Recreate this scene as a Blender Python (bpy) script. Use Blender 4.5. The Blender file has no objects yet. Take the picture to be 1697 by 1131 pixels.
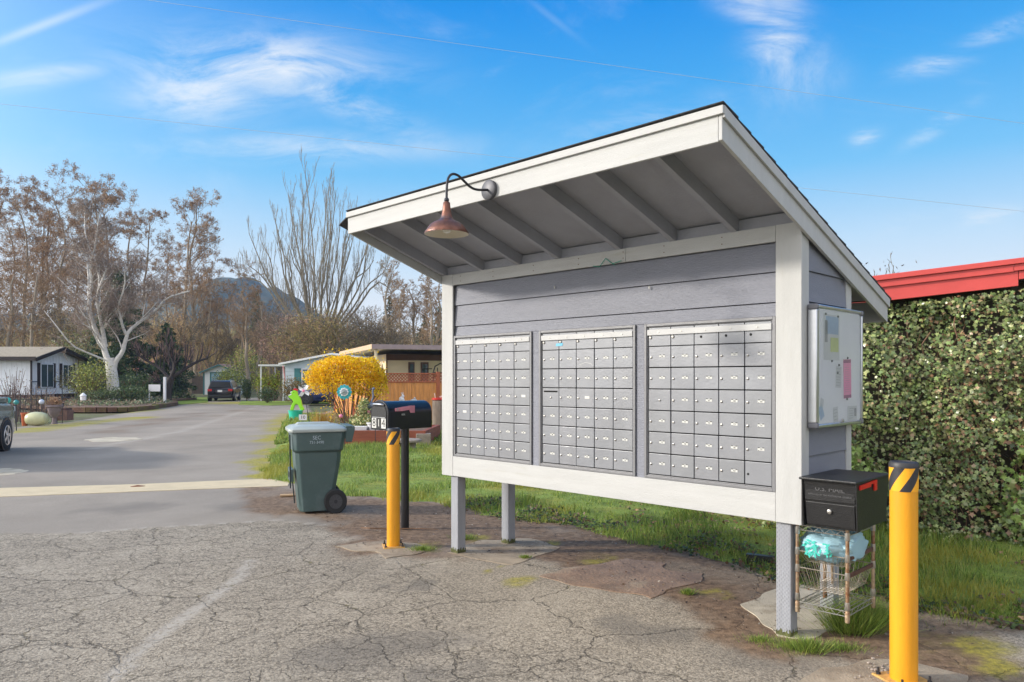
import bpy, math, random
import numpy as np
from mathutils import Vector, Matrix, noise as mnoise
R = math.radians
C = bpy.context.scene.collection
# ------------------------------------------------------------------ camera
F, HZ, CH = 1235.0, 628.0, 1.5          # focal length in photo pixels, horizon row, eye height
cam = bpy.data.cameras.new("camera"); co = bpy.data.objects.new("camera", cam); C.objects.link(co)
co.location = (0, 0, CH); co.rotation_euler = (R(90), 0, 0)
cam.sensor_width = 36; cam.lens = 36*F/1697; cam.shift_y = (HZ-565.5)/1697
cam.clip_start = .05; cam.clip_end = 9000
bpy.context.scene.camera = co
# ------------------------------------------------------------------ sky and sun
SUN_EL, SUN_AZ = R(21.6), (-1.0, -.05)
w = bpy.data.worlds.new("World"); bpy.context.scene.world = w; w.use_nodes = True
nt = w.node_tree; N = nt.nodes; L = nt.links; N.clear()
def wn(t, **k):
    n = N.new(t)
    for a, b in k.items(): setattr(n, a, b)
    return n
def wm(op, a, b=None, c=None, clamp=False):
    n = N.new('ShaderNodeMath'); n.operation = op; n.use_clamp = clamp
    for i, v in enumerate((a, b, c)):
        if v is None: continue
        if isinstance(v, (int, float)): n.inputs[i].default_value = v
        else: L.new(v, n.inputs[i])
    return n.outputs[0]
sky = wn('ShaderNodeTexSky', sky_type='NISHITA', sun_disc=False)
sky.sun_elevation = SUN_EL; sky.sun_rotation = R(-92.9); sky.altitude = 100
sky.air_density = 1.0; sky.dust_density = 1.2; sky.ozone_density = 3.0
hsv = wn('ShaderNodeHueSaturation'); hsv.inputs['Saturation'].default_value = 1.45
L.new(sky.outputs[0], hsv.inputs['Color'])
tc = wn('ShaderNodeTexCoord'); sp = wn('ShaderNodeSeparateXYZ'); L.new(tc.outputs['Generated'], sp.inputs[0])
X_, Y_, Z_ = sp.outputs
# tint with height above the horizon: pale low down, deep azure overhead
zr = wn('ShaderNodeValToRGB'); L.new(Z_, zr.inputs[0])
cr = zr.color_ramp; KS = 1/.188
def stop(p, c, e=None):
    e = e or cr.elements.new(p); e.position = p; e.color = (c[0]*KS, c[1]*KS, c[2]*KS, 1)
stop(0, (.95, .94, .92), cr.elements[0]); stop(.85, (.05, .30, .70), cr.elements[1])
for p_, c_ in ((.10, (.80, .87, .93)), (.17, (.54, .75, .94)), (.26, (.18, .55, .93)), (.36, (.055, .40, .88)), (.46, (.0, .27, .82)), (.60, (.0, .22, .72))): stop(p_, c_)
mul = wn('ShaderNodeMix', data_type='RGBA'); mul.inputs[0].default_value = .97
L.new(hsv.outputs[0], mul.inputs[6]); L.new(zr.outputs[0], mul.inputs[7])
# cirrus
ysafe = wm('MAXIMUM', Y_, .05)
U = wm('DIVIDE', X_, ysafe); V = wm('DIVIDE', Z_, ysafe)
cmb = wn('ShaderNodeCombineXYZ'); L.new(U, cmb.inputs[0]); L.new(V, cmb.inputs[1])
def cirrus(scale, sx, sy, rot, lo, hi, dist=1.2, loc=(0, 0, 0)):
    mp = wn('ShaderNodeMapping'); mp.inputs['Rotation'].default_value = (0, 0, R(rot))
    mp.inputs['Scale'].default_value = (sx, sy, 1); mp.inputs['Location'].default_value = loc
    L.new(cmb.outputs[0], mp.inputs[0])
    nz = wn('ShaderNodeTexNoise'); nz.inputs['Scale'].default_value = scale; nz.inputs['Detail'].default_value = 8
    nz.inputs['Roughness'].default_value = .68; nz.inputs['Distortion'].default_value = dist
    L.new(mp.outputs[0], nz.inputs[0])
    mr = wn('ShaderNodeMapRange', interpolation_type='SMOOTHSTEP'); L.new(nz.outputs[0], mr.inputs[0])
    mr.inputs[1].default_value = lo; mr.inputs[2].default_value = hi
    return mr.outputs[0]
def blob(px, py, rx, ry, rot=0):        # soft elliptical region of sky, centred on a direction
    u0, v0 = (px-848.5)/F, (HZ-py)/F; a = R(rot)
    du = wm('SUBTRACT', U, u0); dv = wm('SUBTRACT', V, v0)
    p = wm('ADD', wm('MULTIPLY', du, math.cos(a)/(rx/F)), wm('MULTIPLY', dv, math.sin(a)/(rx/F)))
    q = wm('ADD', wm('MULTIPLY', du, -math.sin(a)/(ry/F)), wm('MULTIPLY', dv, math.cos(a)/(ry/F)))
    d = wm('ADD', wm('MULTIPLY', p, p), wm('MULTIPLY', q, q))
    return wm('POWER', 2.718, wm('MULTIPLY', d, -1.0))
wide = cirrus(2.2, 1, 2.6, 18, .50, .85)
w1 = cirrus(5, 1, 3.0, -8, .30, .70, .7); w2 = cirrus(5, 1.0, 2.2, 62, .32, .74, .6, (3, 1, 0)); w3 = cirrus(6, 1, 4, -30, .36, .76, .4, (7, 2, 0))
def mx(a, b): return wm('MAXIMUM', a, b)
m1 = wm('MULTIPLY', w1, mx(mx(blob(430, 108, 190, 50, -4), wm('MULTIPLY', blob(330, 150, 110, 55), .8)), wm('MULTIPLY', blob(560, 160, 160, 26, -24), .85)))
m1 = mx(m1, wm('MULTIPLY', w1, wm('MULTIPLY', mx(blob(80, 125, 110, 16, 8), blob(520, 245, 260, 22, 0)), .6)))
m2 = wm('MULTIPLY', w2, mx(mx(blob(1290, 60, 46, 90, 0), wm('MULTIPLY', blob(1330, 120, 60, 50), .6)), blob(1250, 15, 60, 26, -20)))
m3 = wm('MULTIPLY', w3, mx(mx(blob(1545, 108, 60, 16, 12), blob(1432, 230, 26, 16, 30)), mx(blob(1560, 205, 70, 12, 32), wm('MULTIPLY', blob(1060, 205, 150, 26, 14), .7))))
m3 = mx(m3, wm('MULTIPLY', w3, mx(blob(1660, 50, 70, 14, 20), blob(1600, 365, 120, 18, 6))))
m3 = wm('MULTIPLY', m3, .68)
ct = wm('MULTIPLY', blob(70, 42, 110, 8, 21), .36); ct = mx(ct, wm('MULTIPLY', blob(915, 30, 55, 6, -38), .10))
m = mx(mx(m1, m2), mx(m3, ct)); m = mx(m, wm('MULTIPLY', wide, .20))
m = wm('MULTIPLY', m, 1.0, clamp=True)
cm = wn('ShaderNodeMix', data_type='RGBA'); L.new(m, cm.inputs[0]); L.new(mul.outputs[2], cm.inputs[6])
cm.inputs[7].default_value = (4.7, 4.9, 5.1, 1)
# bright hazy sky round the sun (out of frame to the left), whitened sky added behind the viewer as neutral fill for shaded faces
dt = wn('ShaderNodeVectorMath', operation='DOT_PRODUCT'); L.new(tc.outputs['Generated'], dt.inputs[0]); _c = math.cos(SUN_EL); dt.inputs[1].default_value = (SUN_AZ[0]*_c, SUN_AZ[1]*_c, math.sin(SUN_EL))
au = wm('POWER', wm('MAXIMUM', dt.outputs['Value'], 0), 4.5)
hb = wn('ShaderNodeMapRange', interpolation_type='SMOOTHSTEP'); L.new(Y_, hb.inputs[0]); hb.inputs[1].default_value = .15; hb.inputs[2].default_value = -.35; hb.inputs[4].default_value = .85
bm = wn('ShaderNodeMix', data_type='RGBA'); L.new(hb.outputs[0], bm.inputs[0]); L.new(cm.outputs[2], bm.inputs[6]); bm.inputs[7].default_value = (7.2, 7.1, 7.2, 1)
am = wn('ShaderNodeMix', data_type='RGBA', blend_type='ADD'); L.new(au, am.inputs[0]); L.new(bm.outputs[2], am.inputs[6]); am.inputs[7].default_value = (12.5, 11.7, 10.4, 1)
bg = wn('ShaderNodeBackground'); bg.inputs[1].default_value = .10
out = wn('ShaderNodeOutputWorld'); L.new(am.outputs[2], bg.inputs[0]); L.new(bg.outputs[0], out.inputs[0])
sl = bpy.data.lights.new("sun", 'SUN'); sl.energy = 2.1; sl.angle = R(4); sl.color = (1.0, .93, .82)
so = bpy.data.objects.new("sun", sl); C.objects.link(so)
ce = math.cos(SUN_EL); sd = Vector((SUN_AZ[0]*ce, SUN_AZ[1]*ce, math.sin(SUN_EL)))
so.rotation_euler = sd.to_track_quat('Z', 'Y').to_euler(); so.location = (-20, 0, 12)
vs = bpy.context.scene.view_settings; vs.view_transform = 'Standard'; vs.look = 'None'; vs.gamma = 1; vs.exposure = .96
# ------------------------------------------------------------------ helpers
random.seed(4); rng = np.random.default_rng(4)
def at(px, py):                          # the ground point seen at a photo pixel
    D = F*CH/(py-HZ); return Vector(((px-848.5)*D/F, D, 0))
def pt(px, py, D): return Vector(((px-848.5)*D/F, D, CH+(HZ-py)*D/F))
MATS = {}
def mat(name, col, rough=.6, var=.12, vs=6, bump=0, bs=60, metal=0, attr=False, trans=0, streak=None, spec=.5, coat=0, dirt=None):
    """procedural principled material: colour varied by noise, optional bump, optional per-face colour attribute"""
    if name in MATS: return MATS[name]
    m = bpy.data.materials.new(name); m.use_nodes = True; t = m.node_tree; b = t.nodes['Principled BSDF']
    tc = t.nodes.new('ShaderNodeTexCoord'); vec = tc.outputs['Object']
    if streak:
        mp = t.nodes.new('ShaderNodeMapping'); mp.inputs['Scale'].default_value = streak; t.links.new(vec, mp.inputs[0]); vec = mp.outputs[0]
    nz = t.nodes.new('ShaderNodeTexNoise'); nz.inputs['Scale'].default_value = vs; nz.inputs['Detail'].default_value = 7
    nz.inputs['Roughness'].default_value = .6; t.links.new(vec, nz.inputs[0])
    mr = t.nodes.new('ShaderNodeMapRange'); mr.inputs[1].default_value = .3; mr.inputs[2].default_value = .7
    mr.inputs[3].default_value = 1-var; mr.inputs[4].default_value = 1+var; t.links.new(nz.outputs[0], mr.inputs[0])
    mm = t.nodes.new('ShaderNodeMix'); mm.data_type = 'RGBA'; mm.blend_type = 'MULTIPLY'; mm.inputs[0].default_value = 1
    if attr:
        at_ = t.nodes.new('ShaderNodeAttribute'); at_.attribute_name = 'col'; t.links.new(at_.outputs['Color'], mm.inputs[6])
    else: mm.inputs[6].default_value = (*col, 1)
    t.links.new(mr.outputs[0], mm.inputs[7]); o = mm.outputs[2]
    if dirt:
        n2 = t.nodes.new('ShaderNodeTexNoise'); n2.inputs['Scale'].default_value = dirt[1]; n2.inputs['Detail'].default_value = 9; n2.inputs['Roughness'].default_value = .7
        t.links.new(vec, n2.inputs[0]); r2 = t.nodes.new('ShaderNodeMapRange'); r2.inputs[1].default_value = dirt[2]; r2.inputs[2].default_value = dirt[2]+.16
        r2.inputs[4].default_value = dirt[3]
        t.links.new(n2.outputs[0], r2.inputs[0]); d = t.nodes.new('ShaderNodeMix'); d.data_type = 'RGBA'
        t.links.new(r2.outputs[0], d.inputs[0]); t.links.new(o, d.inputs[6]); d.inputs[7].default_value = (*dirt[0], 1); o = d.outputs[2]
    t.links.new(o, b.inputs['Base Color'])
    b.inputs['Roughness'].default_value = rough; b.inputs['Metallic'].default_value = metal; b.inputs['Specular IOR Level'].default_value = spec
    b.inputs['Coat Weight'].default_value = coat; b.inputs['Coat Roughness'].default_value = .06
    if bump:
        n3 = t.nodes.new('ShaderNodeTexNoise'); n3.inputs['Scale'].default_value = bs; n3.inputs['Detail'].default_value = 6; t.links.new(vec, n3.inputs[0])
        bp = t.nodes.new('ShaderNodeBump'); bp.inputs['Strength'].default_value = bump; bp.inputs['Distance'].default_value = .01
        t.links.new(n3.outputs[0], bp.inputs['Height']); t.links.new(bp.outputs[0], b.inputs['Normal'])
    if trans:
        tr = t.nodes.new('ShaderNodeBsdfTranslucent'); ms = t.nodes.new('ShaderNodeMixShader'); ms.inputs[0].default_value = trans
        t.links.new(o, tr.inputs[0]); t.links.new(b.outputs[0], ms.inputs[1]); t.links.new(tr.outputs[0], ms.inputs[2])
        t.links.new(ms.outputs[0], t.nodes['Material Output'].inputs[0])
    MATS[name] = m; return m
def thing(name, label, cat, loc=(0, 0, 0), rotz=0, group=None, kind=None):
    o = bpy.data.objects.new(name, None); C.objects.link(o); o.location = loc; o.rotation_euler = (0, 0, rotz)
    o.empty_display_size = .1
    return tag(o, label, cat, group, kind)
def tag(o, label=None, cat=None, group=None, kind=None):
    if label: o['label'] = label
    if cat: o['category'] = cat
    if group: o['group'] = group
    if kind: o['kind'] = kind
    return o
def copy_tree(o, parent=None):
    c = o.copy(); C.objects.link(c)
    if parent: c.parent = parent
    for ch in [x for x in C.objects if x.parent == o]: copy_tree(ch, c)
    return c
class MB:
    def __init__(s): s.v = []; s.f = []; s.m = []; s.M = Matrix.Identity(4); s.mi = 0
    def add(s, vs, fs):
        b = len(s.v); s.v += [tuple(s.M @ Vector(v)) for v in vs]; s.f += [tuple(b+i for i in f) for f in fs]; s.m += [s.mi]*len(fs); return s
    def box(s, x0, x1, y0, y1, z0, z1):
        return s.add([(x0,y0,z0),(x1,y0,z0),(x1,y1,z0),(x0,y1,z0),(x0,y0,z1),(x1,y0,z1),(x1,y1,z1),(x0,y1,z1)],
            [(0,3,2,1),(4,5,6,7),(0,1,5,4),(1,2,6,5),(2,3,7,6),(3,0,4,7)])
    def frustum(s, a, b, z0, z1):        # a,b = (x0,x1,y0,y1) at z0, z1
        return s.add([(a[0],a[2],z0),(a[1],a[2],z0),(a[1],a[3],z0),(a[0],a[3],z0),(b[0],b[2],z1),(b[1],b[2],z1),(b[1],b[3],z1),(b[0],b[3],z1)],
            [(0,3,2,1),(4,5,6,7),(0,1,5,4),(1,2,6,5),(2,3,7,6),(3,0,4,7)])
    def prism(s, poly, ax, a, b):        # poly in the two other axes, extruded along axis ax from a to b
        def P(p, c): return {0: (c, p[0], p[1]), 1: (p[0], c, p[1]), 2: (p[0], p[1], c)}[ax]
        n = len(poly); vs = [P(p, a) for p in poly]+[P(p, b) for p in poly]
        return s.add(vs, [tuple(range(n))[::-1], tuple(range(n, 2*n))]+[(i, (i+1) % n, n+(i+1) % n, n+i) for i in range(n)])
    def tube(s, pts, r, n=8, cap=True):
        pts = [Vector(p) for p in pts]; m = len(pts); rr = r if isinstance(r, (list, tuple)) else [r]*m
        vs = []; fs = []; up = None
        for i, p in enumerate(pts):
            d = (pts[min(i+1, m-1)]-pts[max(i-1, 0)])
            d = d.normalized() if d.length > 1e-9 else Vector((0, 0, 1))
            if up is None: up = d.orthogonal().normalized()
            up = (up-d*up.dot(d)); up = up.normalized() if up.length > 1e-6 else d.orthogonal().normalized()
            sd_ = d.cross(up)
            for k in range(n):
                a = 2*math.pi*k/n; vs.append(p+(up*math.cos(a)+sd_*math.sin(a))*rr[i])
        for i in range(m-1):
            for k in range(n): fs.append((i*n+k, i*n+(k+1) % n, (i+1)*n+(k+1) % n, (i+1)*n+k))
        if cap: fs += [tuple(range(n))[::-1], tuple(range((m-1)*n, m*n))]
        return s.add(vs, fs)
    def lathe(s, prof, c=(0, 0, 0), n=24, ax='Z', cap=True):
        vs = []; fs = []; m = len(prof)
        for r, z in prof:
            for k in range(n):
                a = 2*math.pi*k/n; q = (r*math.cos(a), r*math.sin(a), z)
                if ax == 'Y': q = (q[0], z, q[1])
                if ax == 'X': q = (z, q[0], q[1])
                vs.append((c[0]+q[0], c[1]+q[1], c[2]+q[2]))
        for i in range(m-1):
            for k in range(n): fs.append((i*n+k, i*n+(k+1) % n, (i+1)*n+(k+1) % n, (i+1)*n+k))
        if cap: fs += [tuple(range(n))[::-1], tuple(range((m-1)*n, m*n))]
        return s.add(vs, fs)
    def ball(s, c, r, n=14, sz=1):
        return s.lathe([(max(1e-3, r*math.sin(math.pi*i/(n//2+1))), -r*sz*math.cos(math.pi*i/(n//2+1))) for i in range(n//2+2)], c, n)
    def build(s, name, mats, parent=None, bevel=0, smooth=False, **tg):
        me = bpy.data.meshes.new(name); me.from_pydata(s.v, [], s.f); me.update()
        for q in (mats if isinstance(mats, (list, tuple)) else [mats]): me.materials.append(q)
        if s.mi or any(s.m): me.polygons.foreach_set('material_index', s.m)
        o = bpy.data.objects.new(name, me); C.objects.link(o); o.parent = parent
        if smooth:
            me.polygons.foreach_set('use_smooth', [True]*len(me.polygons))
            try: me.set_sharp_from_angle(angle=R(smooth if smooth is not True else 40))
            except Exception: pass
        if bevel:
            b = o.modifiers.new('bevel', 'BEVEL'); b.width = bevel; b.segments = 2; b.limit_method = 'ANGLE'; b.angle_limit = R(40)
        if tg: tag(o, **tg)
        return o
_fc = {}
def text(mb, s, size, M, ext=.0008):     # lettering laid in the xy-plane of M, centred, added to mb
    key = (s, size, ext)
    if key not in _fc:
        cu = bpy.data.curves.new('lettering', 'FONT'); cu.body = s; cu.size = size; cu.extrude = ext; cu.align_x = 'CENTER'; cu.align_y = 'CENTER'; cu.resolution_u = 2
        o = bpy.data.objects.new('lettering', cu); C.objects.link(o)
        me = bpy.data.meshes.new_from_object(o.evaluated_get(bpy.context.evaluated_depsgraph_get()))
        _fc[key] = ([tuple(v.co) for v in me.vertices], [tuple(p.vertices) for p in me.polygons])
        bpy.data.objects.remove(o); bpy.data.curves.remove(cu); bpy.data.meshes.remove(me)
    v, f = _fc[key]; old = mb.M; mb.M = old @ M; mb.add(v, f); mb.M = old
FRONT = Matrix(((1, 0, 0, 0), (0, 0, -1, 0), (0, 1, 0, 0), (0, 0, 0, 1)))     # xy-plane -> facing -y
def T(x, y, z): return Matrix.Translation((x, y, z))
def scatter(name, P, Rm, S, bv, bf, mat_, cols=None, parent=None, **tg):
    """many small copies of one little shape in a single mesh (leaves, needles, blades)"""
    P = np.asarray(P); n = len(P); bv = np.asarray(bv, float); k = len(bv)
    S = np.asarray(S); S = S[:, None, None] if S.ndim == 1 else S[:, None, :]
    v = np.einsum('nij,nkj->nki', Rm, bv[None]*S)+P[:, None, :]
    fl = len(bf[0]); f = (np.asarray(bf)[None]+(np.arange(n)*k)[:, None, None]).reshape(-1)
    nf = n*len(bf); me = bpy.data.meshes.new(name)
    me.vertices.add(n*k); me.vertices.foreach_set('co', v.reshape(-1)); me.loops.add(len(f)); me.loops.foreach_set('vertex_index', f)
    me.polygons.add(nf); me.polygons.foreach_set('loop_start', np.arange(nf)*fl); me.polygons.foreach_set('loop_total', np.full(nf, fl)); me.update(); me.validate()
    if cols is not None:
        a = me.color_attributes.new('col', 'FLOAT_COLOR', 'POINT')
        cc = np.ones((n, k, 4)); cc[:, :, :3] = np.asarray(cols)[:, None, :]; a.data.foreach_set('color', cc.reshape(-1))
    me.materials.append(mat_); o = bpy.data.objects.new(name, me); C.objects.link(o); o.parent = parent
    if tg: tag(o, **tg)
    return o
def rotm(n, up=None, spread=1.0):        # n random rotation matrices; up: (n,3) preferred z axis
    z = rng.normal(size=(n, 3)) if up is None else np.asarray(up)+rng.normal(size=(n, 3))*spread
    z /= np.linalg.norm(z, axis=1)[:, None]+1e-9
    x = rng.normal(size=(n, 3)); x -= z*(x*z).sum(1)[:, None]; x /= np.linalg.norm(x, axis=1)[:, None]+1e-9
    return np.stack([x, np.cross(z, x), z], axis=2)
def pick(n, pal, jit=.15):
    pal = np.array(pal); c = pal[rng.integers(0, len(pal), n)]; return np.clip(c*(1+rng.normal(size=(n, 1))*jit), .003, .95)
def vnoise(x, y, seed=0):
    xi = np.floor(x).astype(int); yi = np.floor(y).astype(int); fx = x-xi; fy = y-yi
    def h(a, b): q = (a*374761393+b*668265263+seed*144665) & 0x7fffffff; q = ((q ^ (q >> 13))*1274126177) & 0x7fffffff; return (q ^ (q >> 16))/2147483647.0
    fx = fx*fx*(3-2*fx); fy = fy*fy*(3-2*fy)
    return (h(xi, yi)*(1-fx)+h(xi+1, yi)*fx)*(1-fy)+(h(xi, yi+1)*(1-fx)+h(xi+1, yi+1)*fx)*fy
def fbm(x, y, o=4, seed=0):
    s = 0; a = .5; t = 0
    for i in range(o): s = s+a*vnoise(x, y, seed+i); t += a; x = x*2.03+11; y = y*2.03+7; a *= .5
    return s/t
def inside(px, py, poly):                # signed distance to a polygon, + inside
    c = np.zeros(px.shape, bool); d = np.full(px.shape, 1e9); n = len(poly)
    for i in range(n):
        (x0, y0), (x1, y1) = poly[i][:2], poly[(i+1) % n][:2]
        if y0 != y1: c ^= ((py < y0) != (py < y1)) & (px < (x1-x0)*(py-y0)/(y1-y0)+x0)
        d = np.minimum(d, segd(px, py, x0, y0, x1, y1))
    return np.where(c, d, -d)
def segd(px, py, x0, y0, x1, y1):
    t = np.clip(((px-x0)*(x1-x0)+(py-y0)*(y1-y0))/((x1-x0)**2+(y1-y0)**2+1e-12), 0, 1); return np.hypot(px-x0-t*(x1-x0), py-y0-t*(y1-y0))
def pathd(px, py, pts):
    d = np.full(px.shape, 1e9)
    for a, b in zip(pts[:-1], pts[1:]): d = np.minimum(d, segd(px, py, a[0], a[1], b[0], b[1]))
    return d
def ss(a, b, x): t = np.clip((x-a)/(b-a), 0, 1); return t*t*(3-2*t)
def grid(name, xs, ys, zf, keep, mats, attrs=None, **tg):
    X, Y = np.meshgrid(xs, ys); Z = zf(X, Y); nx, ny = len(xs), len(ys)
    i = np.arange(nx*ny).reshape(ny, nx); q = np.stack([i[:-1, :-1], i[:-1, 1:], i[1:, 1:], i[1:, :-1]], -1).reshape(-1, 4)
    if keep is not None:
        k = keep(X, Y).reshape(-1); q = q[k[q].sum(1) >= 3]
    used = np.unique(q); mp = np.zeros(nx*ny, int); mp[used] = np.arange(len(used)); q = mp[q]
    v = np.stack([X.reshape(-1), Y.reshape(-1), Z.reshape(-1)], -1)[used]
    me = bpy.data.meshes.new(name); me.vertices.add(len(v)); me.vertices.foreach_set('co', v.reshape(-1)); me.loops.add(q.size); me.loops.foreach_set('vertex_index', q.reshape(-1))
    me.polygons.add(len(q)); me.polygons.foreach_set('loop_start', np.arange(len(q))*4); me.polygons.foreach_set('loop_total', np.full(len(q), 4)); me.update()
    me.polygons.foreach_set('use_smooth', np.ones(len(q), bool))
    for an, fn in (attrs or {}).items():
        a = me.attributes.new(an, 'FLOAT', 'POINT'); a.data.foreach_set('value', np.clip(fn(X, Y), 0, 1).reshape(-1)[used].astype(np.float32))
    me.materials.append(mats); o = bpy.data.objects.new(name, me); C.objects.link(o); tag(o, **tg); return o
# ------------------------------------------------------------------ ground
def P2(l): return [tuple(at(*p)[:2]) for p in l]
lawn_edge = P2([(436, 795), (444, 745), (462, 705), (476, 688)])
lawn_near = P2([(470, 800), (560, 822), (620, 827), (700, 834), (750, 843), (850, 863), (930, 873), (1000, 886), (1100, 908), (1200, 938), (1290, 968), (1370, 985), (1450, 1003), (1560, 1022), (1697, 1046)])
LAWN = lawn_near[:] + [(9, 3.0), (16, 3), (16, 33), (-9, 33)] + lawn_edge[::-1]
ROAD = [(-40, -4), (16, -4), (16, 12)] + [(-1.5, 12.6)] + [(x_+1.1, y_) for x_, y_ in lawn_edge] + [(-11.6, 42.5), (-9, 43.5), (-2, 41), (-2, 46), (-13.5, 48.2), (-16.5, 50), (-17.6, 60), (-20.6, 60), (-20.4, 47.5), (-19.2, 42.5), (-16.6, 31), (-15.4, 26), (-15.4, 23.2), (-22, 19.6), (-40, 17)]
def nodes(m): t = m.node_tree; return t, t.nodes, t.links
def asphalt():
    m = bpy.data.materials.new('asphalt'); m.use_nodes = True; t, n, l = nodes(m); b = n['Principled BSDF']
    tc = n.new('ShaderNodeTexCoord').outputs['Object']
    def nz(s, d=6, r=.6, dist=0, vec=tc):
        q = n.new('ShaderNodeTexNoise'); q.inputs['Scale'].default_value = s; q.inputs['Detail'].default_value = d; q.inputs['Roughness'].default_value = r
        q.inputs['Distortion'].default_value = dist; l.new(vec, q.inputs[0]); return q
    def mr(v, a, b_, c=0, d=1):
        q = n.new('ShaderNodeMapRange'); l.new(v, q.inputs[0]); q.inputs[1].default_value = a; q.inputs[2].default_value = b_; q.inputs[3].default_value = c; q.inputs[4].default_value = d; return q.outputs[0]
    def mth(op, a, b_):
        q = n.new('ShaderNodeMath'); q.operation = op
        for i, v in enumerate((a, b_)):
            if isinstance(v, (int, float)): q.inputs[i].default_value = v
            else: l.new(v, q.inputs[i])
        return q.outputs[0]
    def mix(f, a, b_):
        q = n.new('ShaderNodeMix'); q.data_type = 'RGBA'
        if isinstance(f, (int, float)): q.inputs[0].default_value = f
        else: l.new(f, q.inputs[0])
        for i, v in ((6, a), (7, b_)):
            if isinstance(v, tuple): q.inputs[i].default_value = (*v, 1)
            else: l.new(v, q.inputs[i])
        return q.outputs[2]
    def A(nm): q = n.new('ShaderNodeAttribute'); q.attribute_name = nm; return q.outputs['Fac']
    warp = n.new('ShaderNodeVectorMath'); warp.operation = 'MULTIPLY_ADD'; l.new(nz(3.5, 5).outputs['Color'], warp.inputs[0]); warp.inputs[1].default_value = (.28, .28, 0); l.new(tc, warp.inputs[2])
    warp2 = n.new('ShaderNodeVectorMath'); warp2.operation = 'MULTIPLY_ADD'; l.new(nz(22, 4).outputs['Color'], warp2.inputs[0]); warp2.inputs[1].default_value = (.06, .06, 0); l.new(warp.outputs[0], warp2.inputs[2])
    def crack(s, wd):
        q = n.new('ShaderNodeTexVoronoi'); q.voronoi_dimensions = '2D'; q.feature = 'DISTANCE_TO_EDGE'; q.inputs['Scale'].default_value = s; l.new(warp2.outputs[0], q.inputs[0])
        return mr(q.outputs['Distance'], 0, wd, 1, 0)
    old = A('old'); fine = A('fine'); dirt = A('dirt'); moss = A('moss'); seal = A('seal'); stain = A('stain')
    gap = mr(nz(2.3, 4).outputs[0], .38, .56)
    c1 = mth('MULTIPLY', mth('MULTIPLY', crack(1.15, .011), old), mr(nz(1.2, 4).outputs[0], .36, .5))
    c2 = mth('MULTIPLY', mth('MULTIPLY', crack(4.2, .020), fine), gap)
    c3 = mth('MULTIPLY', mth('MULTIPLY', crack(13, .045), fine), mr(nz(5, 4).outputs[0], .45, .62))
    cr_ = mth('MAXIMUM', mth('MAXIMUM', c1, c2), mth('MULTIPLY', c3, .75))
    # stones showing in the worn surface
    vo = n.new('ShaderNodeTexVoronoi'); vo.inputs['Scale'].default_value = 85; l.new(tc, vo.inputs[0])
    vo2 = n.new('ShaderNodeTexVoronoi'); vo2.inputs['Scale'].default_value = 190; l.new(tc, vo2.inputs[0])
    sepc = n.new('ShaderNodeSeparateColor'); l.new(vo.outputs['Color'], sepc.inputs[0]); sep2 = n.new('ShaderNodeSeparateColor'); l.new(vo2.outputs['Color'], sep2.inputs[0])
    stone = mix(sepc.outputs[0], (.105, .084, .060), (.52, .445, .345)); stone = mix(.45, stone, mix(sep2.outputs[0], (.10, .081, .060), (.50, .43, .335)))
    new = mix(sep2.outputs[0], (.245, .208, .168), (.35, .302, .25))
    base = mix(old, new, stone)
    lg = mr(nz(.55, 6, .6).outputs[0], .3, .72, .80, 1.16); m2 = n.new('ShaderNodeMix'); m2.data_type = 'RGBA'; m2.blend_type = 'MULTIPLY'; m2.inputs[0].default_value = 1
    l.new(base, m2.inputs[6]); l.new(lg, m2.inputs[7]); base = m2.outputs[2]
    base = mix(mth('MULTIPLY', mr(nz(1.6, 7, .65, .5).outputs[0], .52, .7), mth('MULTIPLY', old, .55)), base, (.44, .38, .30))
    base = mix(mth('MULTIPLY', stain, .5), base, (.13, .115, .10))
    base = mix(mth('MULTIPLY', cr_, .72), base, (.040, .033, .026))
    pit = mth('MULTIPLY', mr(nz(26, 8, .8, .6).outputs[0], .535, .62), mth('ADD', mth('MULTIPLY', fine, .55), mth('MULTIPLY', old, .18)))
    base = mix(pit, base, (.050, .042, .034))
    base = mix(mth('MULTIPLY', mth('MULTIPLY', seal, .85), mr(nz(30, 5).outputs[0], .34, .5)), base, (.42, .375, .32))
    mo = mth('MULTIPLY', mth('MULTIPLY', mr(nz(1.1, 3).outputs[0], .50, .62), mth('MAXIMUM', c2, c1)), mr(nz(16, 2).outputs[0], .5, .6))
    base = mix(mth('MULTIPLY', mo, .75), base, (.20, .17, .03))
    so = mix(mr(nz(14, 8, .75).outputs[0], .35, .65), (.080, .048, .029), (.28, .185, .115))
    so = mix(mr(nz(95, 4).outputs[0], .66, .74), so, (.30, .27, .24))
    base = mix(dirt, base, so)
    mc = mix(mr(nz(24, 6, .7).outputs[0], .35, .65), (.15, .14, .03), (.44, .375, .045))
    base = mix(moss, base, mc)
    l.new(base, b.inputs['Base Color']); b.inputs['Roughness'].default_value = .88; b.inputs['Specular IOR Level'].default_value = .35
    h = mth('SUBTRACT', mth('ADD', mth('MULTIPLY', mth('MULTIPLY', vo.outputs['Distance'], old), -.5), mth('MULTIPLY', nz(150, 5).outputs[0], .5)), mth('MULTIPLY', cr_, 2.4))
    bp = n.new('ShaderNodeBump'); bp.inputs['Strength'].default_value = .75; bp.inputs['Distance'].default_value = .006; l.new(h, bp.inputs['Height']); l.new(bp.outputs[0], b.inputs['Normal'])
    return m
ASPH = asphalt()
def spaced(lo, hi, f):
    r = [lo]
    while r[-1] < hi: r.append(r[-1]+f(r[-1]))
    return np.array(r)
gx = spaced(-40, 16, lambda x: .05 if -6.5 < x < 4.5 else .22); gy = spaced(1.4, 60, lambda y: max(.035, .0105*y))
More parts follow.
